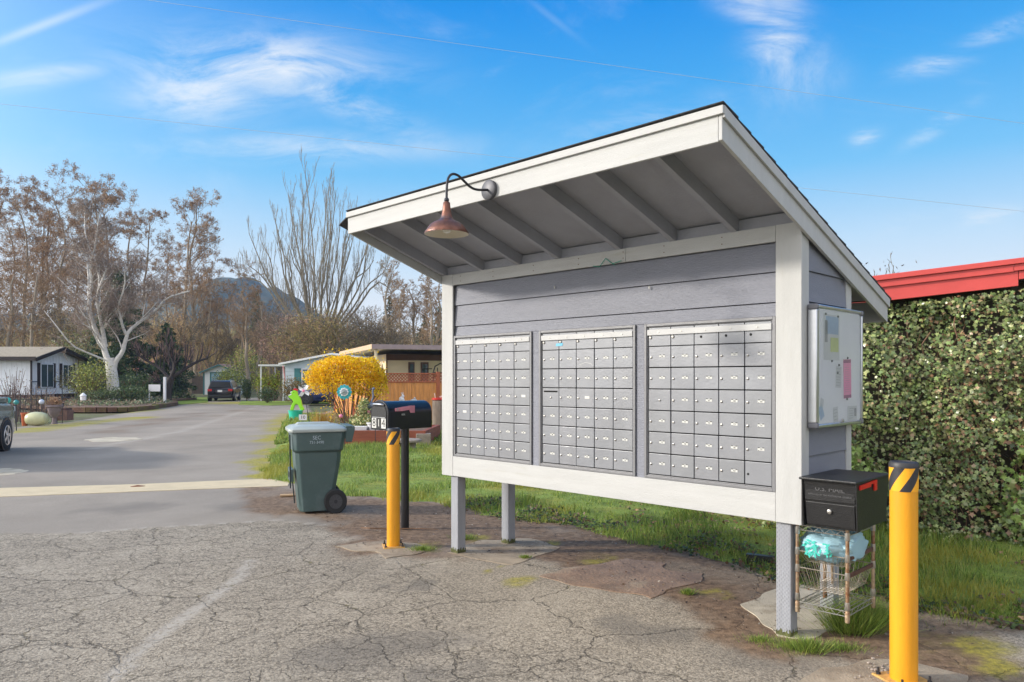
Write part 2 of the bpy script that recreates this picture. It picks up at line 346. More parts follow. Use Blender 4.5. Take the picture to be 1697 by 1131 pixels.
n1 = lambda X, Y, s=1.7, sd=0: fbm(X*s, Y*s, 5, sd)-.5
joint = P2([(-400, 890), (0, 884), (120, 884), (250, 874), (460, 862), (560, 872), (640, 920)])
def a_old(X, Y):
    yb = np.interp(X, [p[0] for p in joint], [p[1] for p in joint]); return ss(.04, -.04, Y-yb-.05*n1(X, Y, 3))*1.0
def a_fine(X, Y):
    return a_old(X, Y)*ss(-.5, .8, np.maximum((-.2-X)*.9+(6.4-Y)*.55-.3+2.0*n1(X, Y, .9, 5), -.2))
dirtP = P2([(440, 800), (560, 815), (720, 833), (850, 858), (1000, 882), (1100, 904), (1290, 962), (1400, 985), (1697, 1040), (1697, 1125), (1480, 1090), (1400, 1085), (1330, 1075), (1180, 1045), (1080, 1005), (960, 960), (900, 925), (700, 925), (600, 912), (560, 880), (500, 866), (440, 845), (380, 828)])
def a_dirt(X, Y):
    d = inside(X, Y, dirtP)+.9*n1(X, Y, 1.4, 8)+.35*n1(X, Y, 7, 3)
    a = ss(-.14, .18, d)*(.62+.38*ss(.25, .45, fbm(X*2.2, Y*2.2, 5, 31)))
    far = ss(1.5, .2, pathd(X, Y, P2([(150, 716), (260, 702), (340, 688), (430, 676)]))+3*n1(X, Y, .9, 14))*ss(.42, .62, fbm(X*1.4, Y*.7, 5, 17))*.55
    return np.maximum(a, far)
mossL = P2([(445, 800), (450, 745), (465, 705), (478, 686)]); 
mossB = [P2([(26, 716), (150, 700), (235, 692)]), P2([(105, 692), (190, 684), (240, 680)]), P2([(395, 668), (470, 667)]), P2([(290, 664), (345, 663)])]
def a_moss(X, Y):
    dd = pathd(X, Y, mossL); wdt = np.interp(Y, [10, 14, 20, 30], [.42, .55, .55, .6]); a = ss(wdt, wdt*.25, dd+.9*n1(X, Y, 2.0, 4)+.3*n1(X, Y, 9, 6))
    for i, p in enumerate(mossB): a = np.maximum(a, ss(1.3, .5, pathd(X, Y, p)*[1.5, 1.2, .35, .4][i]+1.5*n1(X, Y, 1.2, 9+i)))
    a = a*(.5+.5*ss(.36, .56, fbm(X*2.6, Y*2.6, 5, 91)))
    for (px, py, r) in ((1000, 930, .22), (900, 900, .12), (860, 965, .14), (1330, 1075, .14), (1600, 1075, .35), (1650, 1100, .25), (780, 890, .16), (830, 938, .06), (700, 905, .2), (1180, 985, .08)):
        c = at(px, py); a = np.maximum(a, .75*ss(r, r*.3, np.hypot(X-c.x, (Y-c.y)*.8)+.45*n1(X, Y, 5, 12))*(.15+.85*ss(.40, .58, fbm(X*7, Y*7, 4, 92))))
    return a
sealP = P2([(412, 930), (400, 955), (340, 1000), (270, 1050), (215, 1090), (180, 1131), (150, 1200)])
def a_seal(X, Y):
    s = ss(.062, .03, pathd(X, Y, sealP)+.07*n1(X, Y, 6, 2))
    s = np.maximum(s, .8*ss(.16, .05, pathd(X, Y, P2([(150, 744), (295, 716), (360, 696), (415, 678), (430, 672)]))+.1*n1(X, Y, 3, 2)))
    return np.maximum(s, .9*ss(.028, .012, pathd(X, Y, joint)+.03*n1(X, Y, 5, 2)))
def a_stain(X, Y):
    a = 0*X
    for (px, py, r) in ((620, 1085, .42), (700, 1100, .3), (560, 860, .5), (1060, 1045, .2), (1300, 1090, .4), (700, 970, .1), (200, 842, .5), (420, 835, .5), (60, 748, 1.0)):
        c = at(px, py); a = np.maximum(a, ss(r, r*.2, np.hypot((X-c.x)*.7, Y-c.y)+.7*n1(X, Y, 3, 22)))
    band = ss(1.6, .3, np.abs(pathd(X, Y, P2([(120, 720), (240, 706), (330, 688), (420, 672)])))+2*n1(X, Y, 1.3, 3))
    return np.maximum(a, .35*band)
grid('road', gx, gy, lambda X, Y: -.003+.005*n1(X, Y, .8), lambda X, Y: (inside(X, Y, ROAD)+.3*n1(X, Y, 1.5) > 0), ASPH,
     dict(old=a_old, fine=a_fine, dirt=a_dirt, moss=a_moss, seal=a_seal, stain=a_stain), kind='structure')
# wide ground under everything
M_soil = mat('meadow_ground', (.11, .10, .045), .95, .35, .8, .8, 8, dirt=((.10, .13, .03), .35, .46, .8))
gx2 = np.concatenate([-spaced(1, 700, lambda x: max(2, .12*x))[::-1], spaced(1, 700, lambda x: max(2, .12*x))]); gy2 = np.concatenate([-spaced(1, 200, lambda x: 20)[::-1], spaced(1, 650, lambda x: max(2, .08*x))])
def gz(X, Y):
    rise = 20*ss(85, 330, Y+.25*np.abs(X+10))*ss(260, 40, np.abs(X+60))*(.75+.5*fbm(X*.02, Y*.02))
    return -.06+rise
grid('ground', gx2, gy2, gz, None, M_soil, kind='structure')
# lawn
M_lawn = mat('lawn_turf', (.17, .23, .035), .95, .35, 5, .9, 40, dirt=((.30, .26, .04), 1.6, .50, .8))
lx = spaced(-9.5, 16, lambda x: .05 if x < 6 else .4); ly = spaced(3, 33, lambda y: max(.05, .008*y))
def lz(X, Y):
    d = inside(X, Y, LAWN)+.35*n1(X, Y, 2.2, 40)+.12*n1(X, Y, 9, 41); return -.010+.06*ss(-.02, .5, d)+.05*n1(X, Y, 1.2)*ss(.1, 1, d)
def lkeep(X, Y): return inside(X, Y, LAWN)+.35*n1(X, Y, 2.2, 40)+.12*n1(X, Y, 9, 41) > 0
grid('lawn', lx, ly, lz, lkeep, M_lawn, kind='structure')
M_far = mat('far_lawn_turf', (.17, .24, .02), .95, .3, 2, .6, 30)
def patch(name, poly, z, m, th=.0, **tg):
    b = MB(); n = len(poly); b.add([(x, y, z) for x, y in poly]+[(x, y, z-max(th, .02)) for x, y in poly], [tuple(range(n))]+[(i, n+i, n+(i+1) % n, (i+1) % n) for i in range(n)]); return b.build(name, m, **(tg or dict(kind='structure')))
patch('lawn', P2([(278, 658.3), (343, 659), (345, 667), (300, 671), (268, 668)]), .02, M_far)
patch('lawn', P2([(400, 665.2), (476, 665.5), (545, 666), (545, 670), (450, 672.5), (395, 671)]), .02, M_far)
# grass blades
M_blade = mat('grass_blades', (0, 0, 0), .55, .1, 3, attr=True, trans=.35)
BL = [(-.5, 0, 0), (.5, 0, 0), (.35, .12, .55), (-.35, .12, .55), (.0, .45, 1.0)]; BLf = [(0, 1, 2), (0, 2, 3), (3, 2, 4)]
def blades(name, n, xr, yr, acc, h, pal, wd=.006, **tg):
    X = rng.uniform(*xr, n); Y = rng.uniform(0, 1, n)**1.35*(yr[1]-yr[0])+yr[0]; k = acc(X, Y); X = X[k]; Y = Y[k]; n = len(X)
    z = lz(X, Y); a = rng.uniform(0, 6.283, n); c, s_ = np.cos(a), np.sin(a); o = np.zeros(n)
    Rm = np.stack([np.stack([c, s_, o], 1), np.stack([-s_, c, o], 1), np.stack([rng.normal(size=n)*.25, rng.normal(size=n)*.25, o+1], 1)], 2)
    cl = fbm(X*1.6, Y*1.6, 4, 61); hh = h*(.5+rng.random(n))*(.25+1.35*ss(.33, .66, cl)); ww = wd*(.7+.06*Y)
    S = np.stack([ww, hh*.8, hh], 1); col = pick(n, pal, .2)
    yel = np.maximum(ss(.55, .72, fbm(X*.8, Y*.8, 3, 77)), ss(.55, .66, fbm(X*2.2, Y*2.2, 3, 78))*ss(1.8, 2.8, X)*ss(8, 6.5, Y))[:, None]; col = col*(1-yel*.8)+np.array([[.36, .33, .05]])*yel*.8
    return scatter(name, np.stack([X, Y, z-.004], 1), Rm, S, BL, BLf, M_blade, col, **tg)
GP = [(.21, .31, .05), (.16, .25, .04), (.28, .36, .06), (.32, .34, .08), (.09, .17, .03)]
KFOOT = lambda X, Y: np.ones(X.shape, bool)
blades('grass', 230000, (-5, 8), (4.2, 17), lambda X, Y: (inside(X, Y, LAWN)+.4*n1(X, Y, 2.2, 40)+.1*n1(X, Y, 9, 41) > .03) & (X < .75*Y), .058, GP,
       label='short bright green lawn grass behind the kiosk and bin', cat='grass', kind='stuff')
blades('grass', 60000, (-9, 1), (17, 30), lambda X, Y: (inside(X, Y, LAWN) > .1), .07, GP, .012,
       label='lawn grass in front of the cedar fence', cat='grass', kind='stuff')
# weeds along the paving edge, and fallen leaves
def near_edge(X, Y): return np.abs(inside(X, Y, LAWN)+.25*n1(X, Y, 2, 7)) < .16
LEAF = [(0, 0, 0), (.35, .35, .08), (0, 1, .0), (-.35, .35, .08)]; LEAFf = [(0, 1, 2, 3)]
M_leafy = mat('leafy', (0, 0, 0), .5, .1, 3, attr=True, trans=.25)
n = 3200; X = rng.uniform(1.2, 5, n); Y = rng.uniform(4.4, 8.5, n); k = (inside(X, Y, LAWN) > 0) & (fbm(X*1.5, Y*1.5, 3, 45) > .5); X = X[k]; Y = Y[k]; n = len(X)
scatter('fallen_leaves', np.stack([X, Y, lz(X, Y)+.01+rng.random(n)*.035], 1), rotm(n, np.tile([[0, 0, 1]], (n, 1)), .4), .025+.025*rng.random(n), LEAF, LEAFf, M_leafy,
        pick(n, [(.30, .15, .07), (.22, .12, .06), (.38, .24, .12), (.14, .09, .05)], .25), label='brown fallen leaves scattered in the grass under the ivy wall', cat='fallen leaves', kind='stuff')
n = 60000; X = rng.uniform(-3.4, 5, n); Y = rng.uniform(4.2, 9.2, n); k = (np.abs(inside(X, Y, LAWN)-.22+.5*n1(X, Y, 2, 7)) < .2) & (X > -.6) & (fbm(X*3, Y*3, 3, 5) > .48); X = X[k]; Y = Y[k]; n = len(X)
scatter('ground_ivy', np.stack([X, Y, lz(X, Y)+rng.random(n)*.06], 1), rotm(n, np.tile([[-.2, -.3, 1]], (n, 1)), .5), .022+.025*rng.random(n), LEAF, LEAFf, M_leafy,
        pick(n, [(.05, .09, .02), (.09, .13, .03), (.14, .10, .05), (.12, .06, .03), (.03, .05, .015)], .25), label='low creeping leaves and leaf litter along the edge of the lawn', cat='ground cover', kind='stuff')
n = 9000; X = rng.uniform(-2.5, 4.2, n); Y = rng.uniform(4.2, 8.6, n); k = a_dirt(X, Y) > .45; X = X[k]; Y = Y[k]; n = len(X)
scatter('debris', np.stack([X, Y, 0*X+.006], 1), rotm(n, np.tile([[0, 0, 1]], (n, 1)), .25), .008+.022*rng.random(n)**3, LEAF, LEAFf, M_leafy,
        pick(n, [(.05, .03, .02), (.14, .08, .04), (.03, .02, .015), (.20, .14, .09), (.34, .30, .25)], .25), label='crumbs of bark and dead leaf on the dirt under the kiosk', cat='debris', kind='stuff')
# weed tufts on the dirt
n = 30000; cs = [(at(1415, 1046), .15, .13), (at(1434, 1036), .12, .12), (at(1310, 1072), .17, .020), (at(1260, 1062), .12, .018), (at(1395, 1075), .15, .022), (at(700, 912), .12, .03), (at(770, 893), .12, .03), (at(1140, 985), .05, .03), (at(870, 925), .05, .02), (at(1460, 1030), .14, .06), (at(1600, 1010), .5, .05), (at(1340, 1078), .12, .05)]
pw = np.array([c[1]*c[2]+.002 for c in cs]); pw /= pw.sum(); ci = rng.choice(len(cs), 15000, p=pw)
th = rng.random(15000)*6.283; rr = np.abs(rng.normal(size=15000))*.5; cx = np.array([c[0].x for c in cs])[ci]; cy = np.array([c[0].y for c in cs])[ci]; cr2 = np.array([c[1] for c in cs])[ci]; chh = np.array([c[2] for c in cs])[ci]
X = cx+np.cos(th)*rr*cr2; Y = cy+np.sin(th)*rr*cr2*.7; ln = np.stack([np.cos(th)*rr*.9+rng.normal(size=15000)*.2, np.sin(th)*rr*.9+rng.normal(size=15000)*.2, np.ones(15000)], 1)
a = rng.uniform(0, 6.283, 15000); o = np.zeros(15000)
Rm = np.stack([np.stack([np.cos(a), np.sin(a), o], 1), np.stack([-np.sin(a), np.cos(a), o], 1), ln], 2)
hh = chh*(.5+rng.random(15000)); scatter('weeds', np.stack([X, Y, o+.002], 1), Rm, np.stack([o+.0028, hh*.6, hh], 1), BL, BLf, M_blade, pick(15000, GP, .25),
        label='tufts of weed and long grass growing round the right kiosk post and wire rack', cat='weeds', kind='stuff')
# concrete strip and pads
M_conc = mat('concrete', (.50, .44, .34), .9, .18, 3, .6, 120, dirt=((.24, .19, .13), 2.2, .50, .7))
M_strip = mat('concrete_strip', (.60, .49, .32), .9, .12, 3, .6, 120, dirt=((.30, .25, .18), 3, .56, .6))
def ragged(poly, amp, sub=8, seed=1):
    r = []
    for i in range(len(poly)):
        a, b = Vector(poly[i][:2]), Vector(poly[(i+1) % len(poly)][:2])
        for k in range(sub): p = a.lerp(b, k/sub); r.append((p.x+amp*(mnoise.noise(Vector((p.x*4, p.y*4, seed)))), p.y+amp*(mnoise.noise(Vector((p.x*4, p.y*4, seed+9))))))
    return r
patch('concrete_strip', ragged(P2([(-700, 849), (-700, 827), (0, 809.5), (230, 803), (478, 792.5), (478, 805.5), (230, 815), (0, 824)]), .02, 14), .004, M_strip)
pads = [([(738, 917), (800, 895), (880, 892), (932, 908), (848, 936)], 2), ([(915, 958), (960, 940), (1040, 926), (1110, 940), (1168, 950), (1120, 975), (1062, 992), (980, 975)], 5), ([(1232, 1004), (1262, 984), (1312, 966), (1400, 982), (1428, 1038), (1332, 1062), (1290, 1056)], 7), ([(560, 905), (650, 895), (720, 912), (640, 925)], 9), ([(1300, 1150), (1360, 1105), (1500, 1090), (1600, 1120), (1640, 1170)], 4)]
M_dconc = mat('dirty_concrete', (.34, .275, .20), .9, .3, 4, .7, 90, dirt=((.15, .10, .06), 2.4, .50, .85))
M_mud = mat('muddy_concrete', (.26, .17, .11), .7, .35, 4, .9, 40, dirt=((.44, .36, .25), 1.3, .50, .9))
for i, (p, sd_) in enumerate(pads): patch('concrete_pad', ragged(P2(p), (.06, .16, .07, .10, .06)[i], 14, sd_), .001+.0006*i, (M_dconc, M_mud, M_conc, M_dconc, M_dconc)[i])
patch('drive_patch', ragged(P2([(140, 729), (180, 725), (225, 725), (238, 728), (200, 732), (155, 733)]), .12, 9), .001, M_conc)
patch('drive_patch', ragged(P2([(-60, 778), (20, 776), (45, 780), (20, 787), (-60, 790)]), .1, 6), .001, M_conc)
# things lying on the ground
M_dead = mat('dead_leaf', (.20, .07, .03), .7, .3, 30)
p = at(228, 807); t_ = thing('fallen_leaf', 'curled brown leaf lying on the pale concrete strip across the road', 'leaf', p, .2); t_.scale = (.8, .8, .4)
b = MB(); q = [(-.11, -.02), (-.05, -.045), (.06, -.035), (.12, .01), (.05, .035), (-.05, .035)]; b.add([(x, y, .012+.03*abs(y)*20*.05+.012) for x, y in q]+[(0, 0, .06)]+[(x, y, .010) for x, y in q], [(i, (i+1) % 6, 6) for i in range(6)]+[(7+i, i, (i+1) % 6, 7+(i+1) % 6) for i in range(6)][:0]+[tuple(range(12, 6, -1))]+[(7+i, 7+(i+1) % 6, (i+1) % 6, i) for i in range(6)]); b.build('leaf_blade', M_dead, t_)
p = at(486, 822); b = MB(); b.M = T(*p) @ Matrix.Rotation(.3, 4, 'Z'); b.box(-.16, .02, -.06, .05, .004, .022); b.build('wood_scrap', mat('bare_wood', (.42, .27, .14), .8, .2, 9), bevel=.002, label='scrap of pale board on the ground left of the green bin', cat='board')
b = MB(); pp = at(600, 880); b.tube([pp+Vector((-.02, .05, .02)), pp+Vector((.08, -.02, .03)), pp+Vector((.25, .02, .015)), pp+Vector((.5, .06, .01)), pp+Vector((.75, .02, .012))], [.004, .006, .008, .006, .003], 6); b.build('fallen_stick', mat('stick_bark', (.20, .11, .06), .8, .3, 40), label='thin curved stick on the dirt left of the far yellow bollard', cat='stick')
p = at(1258, 936); b = MB(); b.M = T(p.x, p.y, -.01) @ Matrix.Rotation(-.5, 4, 'Z'); b.box(-.10, .12, -.03, .03, 0, .09); b.build('drain_cover', mat('black_plastic', (.015, .015, .016), .4, .1, 8), bevel=.006, label='small black plastic box in the ground cover under the kiosk', cat='box')
# loose edging along the right lawn
b = MB(); e_ = P2([(1400, 980), (1480, 999), (1560, 1015), (1697, 1043), (1800, 1064)]); b.tube([(x, y, .012) for x, y in e_], .016, 5); b.build('lawn_edging', mat('edging', (.10, .075, .055), .9, .3, 10, .5, 40), label='low weathered edging strip between dirt and grass beyond the right bollard', cat='edging')
# small weeds & stones near right bollard
b = MB()
for i in range(40):
    q = at(1458+random.gauss(0, 16), 1112+random.gauss(0, 9)); b.ball((q.x, q.y, .008), .004+.008*random.random(), 6, .6)
b.build('gravel', mat('gravel_stone', (.30, .25, .21), .8, .4, 60), label='loose pale gravel at the foot of the right yellow bollard', cat='gravel', kind='stuff')
# ------------------------------------------------------------------ mailbox kiosk (local x to the right along its front, y to the back)
KO = Vector((1.664, 4.26, 0)); KR = R(-45)
KM = T(*KO) @ Matrix.Rotation(KR, 4, 'Z')
def kl(x, y, z=0): return KM @ Vector((x, y, z))
M_white = mat('white_painted_wood', (.465, .465, .455), .6, .06, 3, .25, 45, streak=(5, 5, .8), dirt=((.38, .36, .29), 2.4, .60, .5))
M_whiteb = mat('white_painted_board', (.47, .47, .46), .6, .06, 3, .3, 60, streak=(.7, 3, 8), dirt=((.38, .365, .29), 1.6, .58, .55))
M_grey = mat('grey_painted_siding', (.212, .220, .262), .55, .06, 4, .55, 55, streak=(.5, 2, 5), dirt=((.30, .30, .31), 7, .72, .4))
M_greyp = mat('grey_painted_post', (.30, .31, .34), .6, .08, 6, .4, 60, streak=(4, 4, .6), dirt=((.20, .19, .17), 5, .60, .5))
M_soff = mat('grey_painted_soffit', (.33, .335, .375), .65, .07, 5, .3, 60, dirt=((.16, .14, .13), 14, .70, .6))
M_shing = mat('asphalt_shingle', (.045, .044, .046), .9, .35, 40, .8, 180)
M_brownply = mat('raw_plywood', (.20, .11, .06), .8, .2, 8)
M_metal = mat('galvanised_steel', (.42, .42, .42), .38, .1, 20, metal=.9)
M_rust = mat('rust_stain', (.16, .06, .025), .8, .2, 30)
kiosk = thing('mailbox_kiosk', 'grey mailbox shelter on posts with white trim and a sloping shed roof', 'kiosk', KO, KR)
def part(name, m, f, bevel=.003, smooth=False, label=None, parent=None):
    b = MB(); f(b); return b.build(name, m, parent or kiosk, bevel, smooth, **({'label': label} if label else {}))
for x, y, w_ in ((-.155, -.02, .155), (-3.2, -.02, .145)): part('corner_trim', M_white, lambda b: b.box(x, x+w_, y, 0, .663, 2.398))
part('corner_trim', M_white, lambda b: b.box(-.022, -.002, .0005, .085, .665, 2.385))
part('corner_trim', M_white, lambda b: b.prism([(.655, .70), (.735, .70), (.735, 2.13), (.655, 2.155)], 0, -.026, -.006))
part('corner_trim', M_white, lambda b: b.box(-3.198, -3.178, .0005, .085, .665, 2.385))
def nails(b, spots):
    for x, z in spots: b.lathe([(.0035, 0), (.0035, .002)], (x, -.0235, z), 6, 'Y')
hd = part('header_board', M_whiteb, lambda b: (b.box(-3.054, -1.232, -.019, .001, 2.302, 2.396), b.box(-1.230, -.156, -.019, .001, 2.302, 2.397)))
part('nail', M_rust, lambda b: nails(b, [(x, z) for x in (-2.95, -2.55, -2.1, -1.65, -1.25, -.92, -.5) for z in (2.33, 2.372)]), 0, parent=hd)
part('bottom_board', M_whiteb, lambda b: b.box(-3.054, -.156, -.019, .001, .665, .834))
def lap(b, x0, x1, zs, y=.0):
    for z0, z1 in zip(zs[:-1], zs[1:]): b.prism([(y, z0), (y+.012, z1-.004), (y+.03, z1-.004), (y+.03, z0)], 0, x0, x1)
part('siding', M_grey, lambda b: lap(b, -3.056, -.156, [1.868, 1.951, 2.130, 2.306], .002), .0015)
for xm_ in (-1.152, -2.123): part('mullion', M_grey, lambda b: b.box(xm_, xm_+.071, -.004, .02, .834, 1.866), .002)
part('back_panel', M_soff, lambda b: b.box(-3.18, -.026, .40, .42, .67, 2.2), 0)
def sideb(b, x):
    for z0 in np.arange(.69, 2.3, .18):
        z1 = z0+.177
        top0 = min(z1, 2.478-.334*.085-.012); top1 = min(z1, 2.478-.334*.655-.012)
        if top1 <= z0+.01: top1 = z0+.01
        s = 1 if x > -1 else -1
        v = []
        for y, zt in ((.086, top0), (.654, top1)):
            v += [(x, y, z0), (x-.012*s, y, zt), (x-.03*s, y, zt), (x-.03*s, y, z0)]
        if z0 > 2.10: ym = .086+(2.45-z0)/.334-.05; v = [(x, .086, z0), (x-.012*s, .086, top0), (x-.03*s, .086, top0), (x-.03*s, .086, z0)]+[(x, .654, z0), (x-.002*s, .654, max(z0+.003, top1)), (x-.03*s, .654, max(z0+.003, top1)), (x-.03*s, .654, z0)]
        if v[5][2] <= z0+.0101 and z0 > 2.2: continue
        b.add(v, [(0, 1, 2, 3)[::-1], (4, 5, 6, 7), (0, 4, 5, 1), (1, 5, 6, 2), (2, 6, 7, 3), (3, 7, 4, 0)])
part('side_siding', M_grey, lambda b: sideb(b, -.008), .001); part('side_siding', M_grey, lambda b: sideb(b, -3.19), .001)
part('back_wall', M_grey, lambda b: b.box(-3.18, -.03, .70, .73, .67, 2.20), .002)
part('floor_panel', M_brownply, lambda b: b.box(-3.17, -.03, .022, .699, .672, .69), 0)
# posts
for x, y, z0 in ((-.165, .006, -.1), (-.155, .60, -.1), (-3.105, .004, -.1), (-3.06, .57, -.1)):
    part('post', M_greyp, lambda b: b.box(x, x+.09, y, y+.09, z0, .671), .006)
M_alg = mat('algae_stain', (.09, .095, .035), .95, .4, 40, .8, 90)
for x, y in ((-.165, .006), (-.155, .60), (-3.105, .004), (-3.06, .57)):
    def alg(b):
        for s_ in range(9):
            h1, h2 = .018+.03*random.random(), .018+.03*random.random(); a_, c_ = s_*.01, s_*.01+.01
            b.add([(x+a_, y-.0012, 0), (x+c_, y-.0012, 0), (x+c_, y-.0008, h2), (x+a_, y-.0008, h1)], [(0, 1, 2, 3)]); b.add([(x+.0912, y+a_, 0), (x+.0912, y+c_, 0), (x+.0908, y+c_, h1), (x+.0908, y+a_, h2)], [(0, 1, 2, 3)])
    part('algae', M_alg, alg, 0)
# pressure-treatment slits on the near post
def slits(b):
    for i in range(26):
        for j in range(7): b.box(-.157+j*.0115, -.1555+j*.0115, .0050, .0057, .03+i*.0245+(j % 2)*.012, .040+i*.0245+(j % 2)*.012)
part('post_slits', mat('slit_shadow', (.17, .17, .19), .8), slits, 0)
# roof: underside z = 2.478 - .334 y
rz = lambda y: 2.478-.334*y
Y0, Y1, XL, XR = -.937, 1.303, -3.225, .025
def slab(b, x0, x1, y0, y1, a, c): b.prism([(y0, rz(y0)+a), (y1, rz(y1)+a), (y1, rz(y1)+c), (y0, rz(y0)+c)], 0, x0, x1)
part('roof_deck', M_soff, lambda b: slab(b, XL+.02, XR-.02, Y0+.02, Y1-.02, 0, .012), 0)
for x in (-3.19, -2.72, -2.29, -1.875, -1.31, -.876, -.44):
    part('rafter', M_soff, lambda b: b.prism([(Y0+.021, rz(Y0+.021)-.09), (Y1-.021, rz(Y1-.021)-.09), (Y1-.021, rz(Y1-.021)-.001), (Y0+.021, rz(Y0+.021)-.001)], 0, x, x+.04), .002)
part('blocking', M_soff, lambda b: b.box(-3.15, -.02, .004, .03, 2.34, 2.466), 0)
part('fascia_board', M_whiteb, lambda b: b.box(XL, XR-.021, Y0-.018, Y0+.001, 2.640, 2.772), .003)
part('fascia_trim', M_whiteb, lambda b: b.box(XL-.004, XR+.012, Y0-.034, Y0-.0185, 2.766, 2.806), .002)
part('rake_board', M_white, lambda b: slab(b, XR-.020, XR, Y0-.018, Y1, -.152, -.001), .003)
part('rake_trim', M_white, lambda b: slab(b, XR+.001, XR+.014, Y0-.018, Y1+.006, -.046, .010), .002)
part('rake_board', M_white, lambda b: slab(b, XL, XL+.020, Y0+.002, Y1, -.152, -.001), .003)
part('rear_fascia', M_whiteb, lambda b: b.box(XL+.021, XR-.021, Y1-.02, Y1-.001, rz(Y1)-.15, rz(Y1)-.003), .003)
def shingles(b):
    n = 17; st = (Y1-Y0+.06)/n
    for i in range(n):
        ya = Y1+.03-i*st; yb = ya-st-.008
        x = XL-.0
        while x < XR+.018:
            x2 = min(x+.32+random.random()*.02, XR+.020); j = random.uniform(-.004, .004)
            b.prism([(ya+j, rz(ya)+.013), (yb, rz(yb)+.013), (yb, rz(yb)+.018), (ya+j, rz(ya)+.026)], 0, x, x2-.004); x = x2
part('shingle', M_shing, shingles, 0)
part('roof_edge', M_shing, lambda b: b.add([(XL+.02, Y0-.01, 2.792), (XL-.175, Y0+.01, 2.735), (XL-.175, Y1, rz(Y1)-.04), (XL+.02, Y1, rz(Y1)+.014), (XL+.02, Y0-.01, 2.806), (XL-.175, Y0+.01, 2.742), (XL-.175, Y1, rz(Y1)-.033), (XL+.02, Y1, rz(Y1)+.026)],
     [(0, 1, 2, 3), (7, 6, 5, 4), (0, 4, 5, 1), (1, 5, 6, 2), (2, 6, 7, 3), (3, 7, 4, 0)]), 0)
part('string', mat('green_string', (.03, .30, .22), .7), lambda b: (b.tube([(-1.51, -.026, 2.303), (-1.45, -.03, 2.29), (-1.40, -.024, 2.345), (-1.33, -.03, 2.30), (-1.26, -.03, 2.312)], .0028, 5), b.tube([(-1.40, -.024, 2.345), (-1.36, -.035, 2.318), (-1.31, -.03, 2.285)], .002, 5)), 0)
part('drip', mat('bird_dropping', (.75, .75, .72), .7), lambda b: [b.prism([(x+dx, z+dz) for dx, dz in ((0, .009), (.004, .003), (.003, -.010), (0, -.015), (-.003, -.004))], 1, -.0045, .003) for x, z in ((-1.05, 2.115), (-1.9, 2.19))], 0)
# ------------------------------------------------------------------ three banks of letter boxes
M_bank = mat('bank_frame_paint', (.205, .205, .215), .42, .06, 9, .12, 90, metal=.2)
M_doorm = mat('letterbox_door_paint', (.255, .262, .282), .36, .07, 6, .08, 90, metal=.25, dirt=((.22, .22, .23), 6, .66, .5))
DM = [M_doorm]+[mat('letterbox_door_paint_'+k_, c_, r_, .10, 5, .10, 70, metal=.3, dirt=((.20, .20, .21), 5, .62, .5)) for k_, c_, r_ in (('worn', (.245, .253, .275), .40), ('clean', (.280, .285, .305), .30), ('dull', (.235, .242, .258), .45))]
M_lock = mat('lock_metal', (.50, .48, .45), .3, .1, 40, metal=.95)
M_plate = mat('number_plate_white', (.60, .60, .57), .5, .04, 30); M_black = mat('black_ink', (.012, .012, .012), .5, .05, 10)
M_hole = mat('dark_hole', (.004, .004, .004), .9, 0); M_rail = mat('white_rail', (.50, .50, .50), .4, .08, 9, dirt=((.4, .4, .38), 6, .62, .5))
M_tape = mat('blue_tape', (.16, .50, .72), .6, .1, 20)
nums = {0: [[1, 2, 3, 4, 5], [6, 7, 8, 9, 10], [None, 11, 12, 13, 'w'], ['w', 14, 15, 16, 17], [18, 19, 20, 21, 22], [23, 24, 25, 26, 27]],
        1: [[28, 29, 30, 31, 32], [33, 34, 35, 36, 37], ['slot', 38, 'w', 39, 40], [41, 42, 43, 44, 45], [46, 47, 48, 49, 50], [51, 52, 53, 54, 55]],
        2: [[56, 57, 58, 59, 60], [61, 62, 63, 64, 65], [None, 66, 67, 68, 69], [70, 71, 72, 73, 74], [75, 76, 77, 78, 79], [80, 81, 82, 83, 'hole']]}
labs = ['bank of grey letterboxes at the left end of the kiosk front, numbers 1 to 27', 'middle bank of grey letterboxes with blue tape and one open slot, numbers 28 to 55', 'bank of grey letterboxes nearest the broad white corner post, numbers 56 to 83']
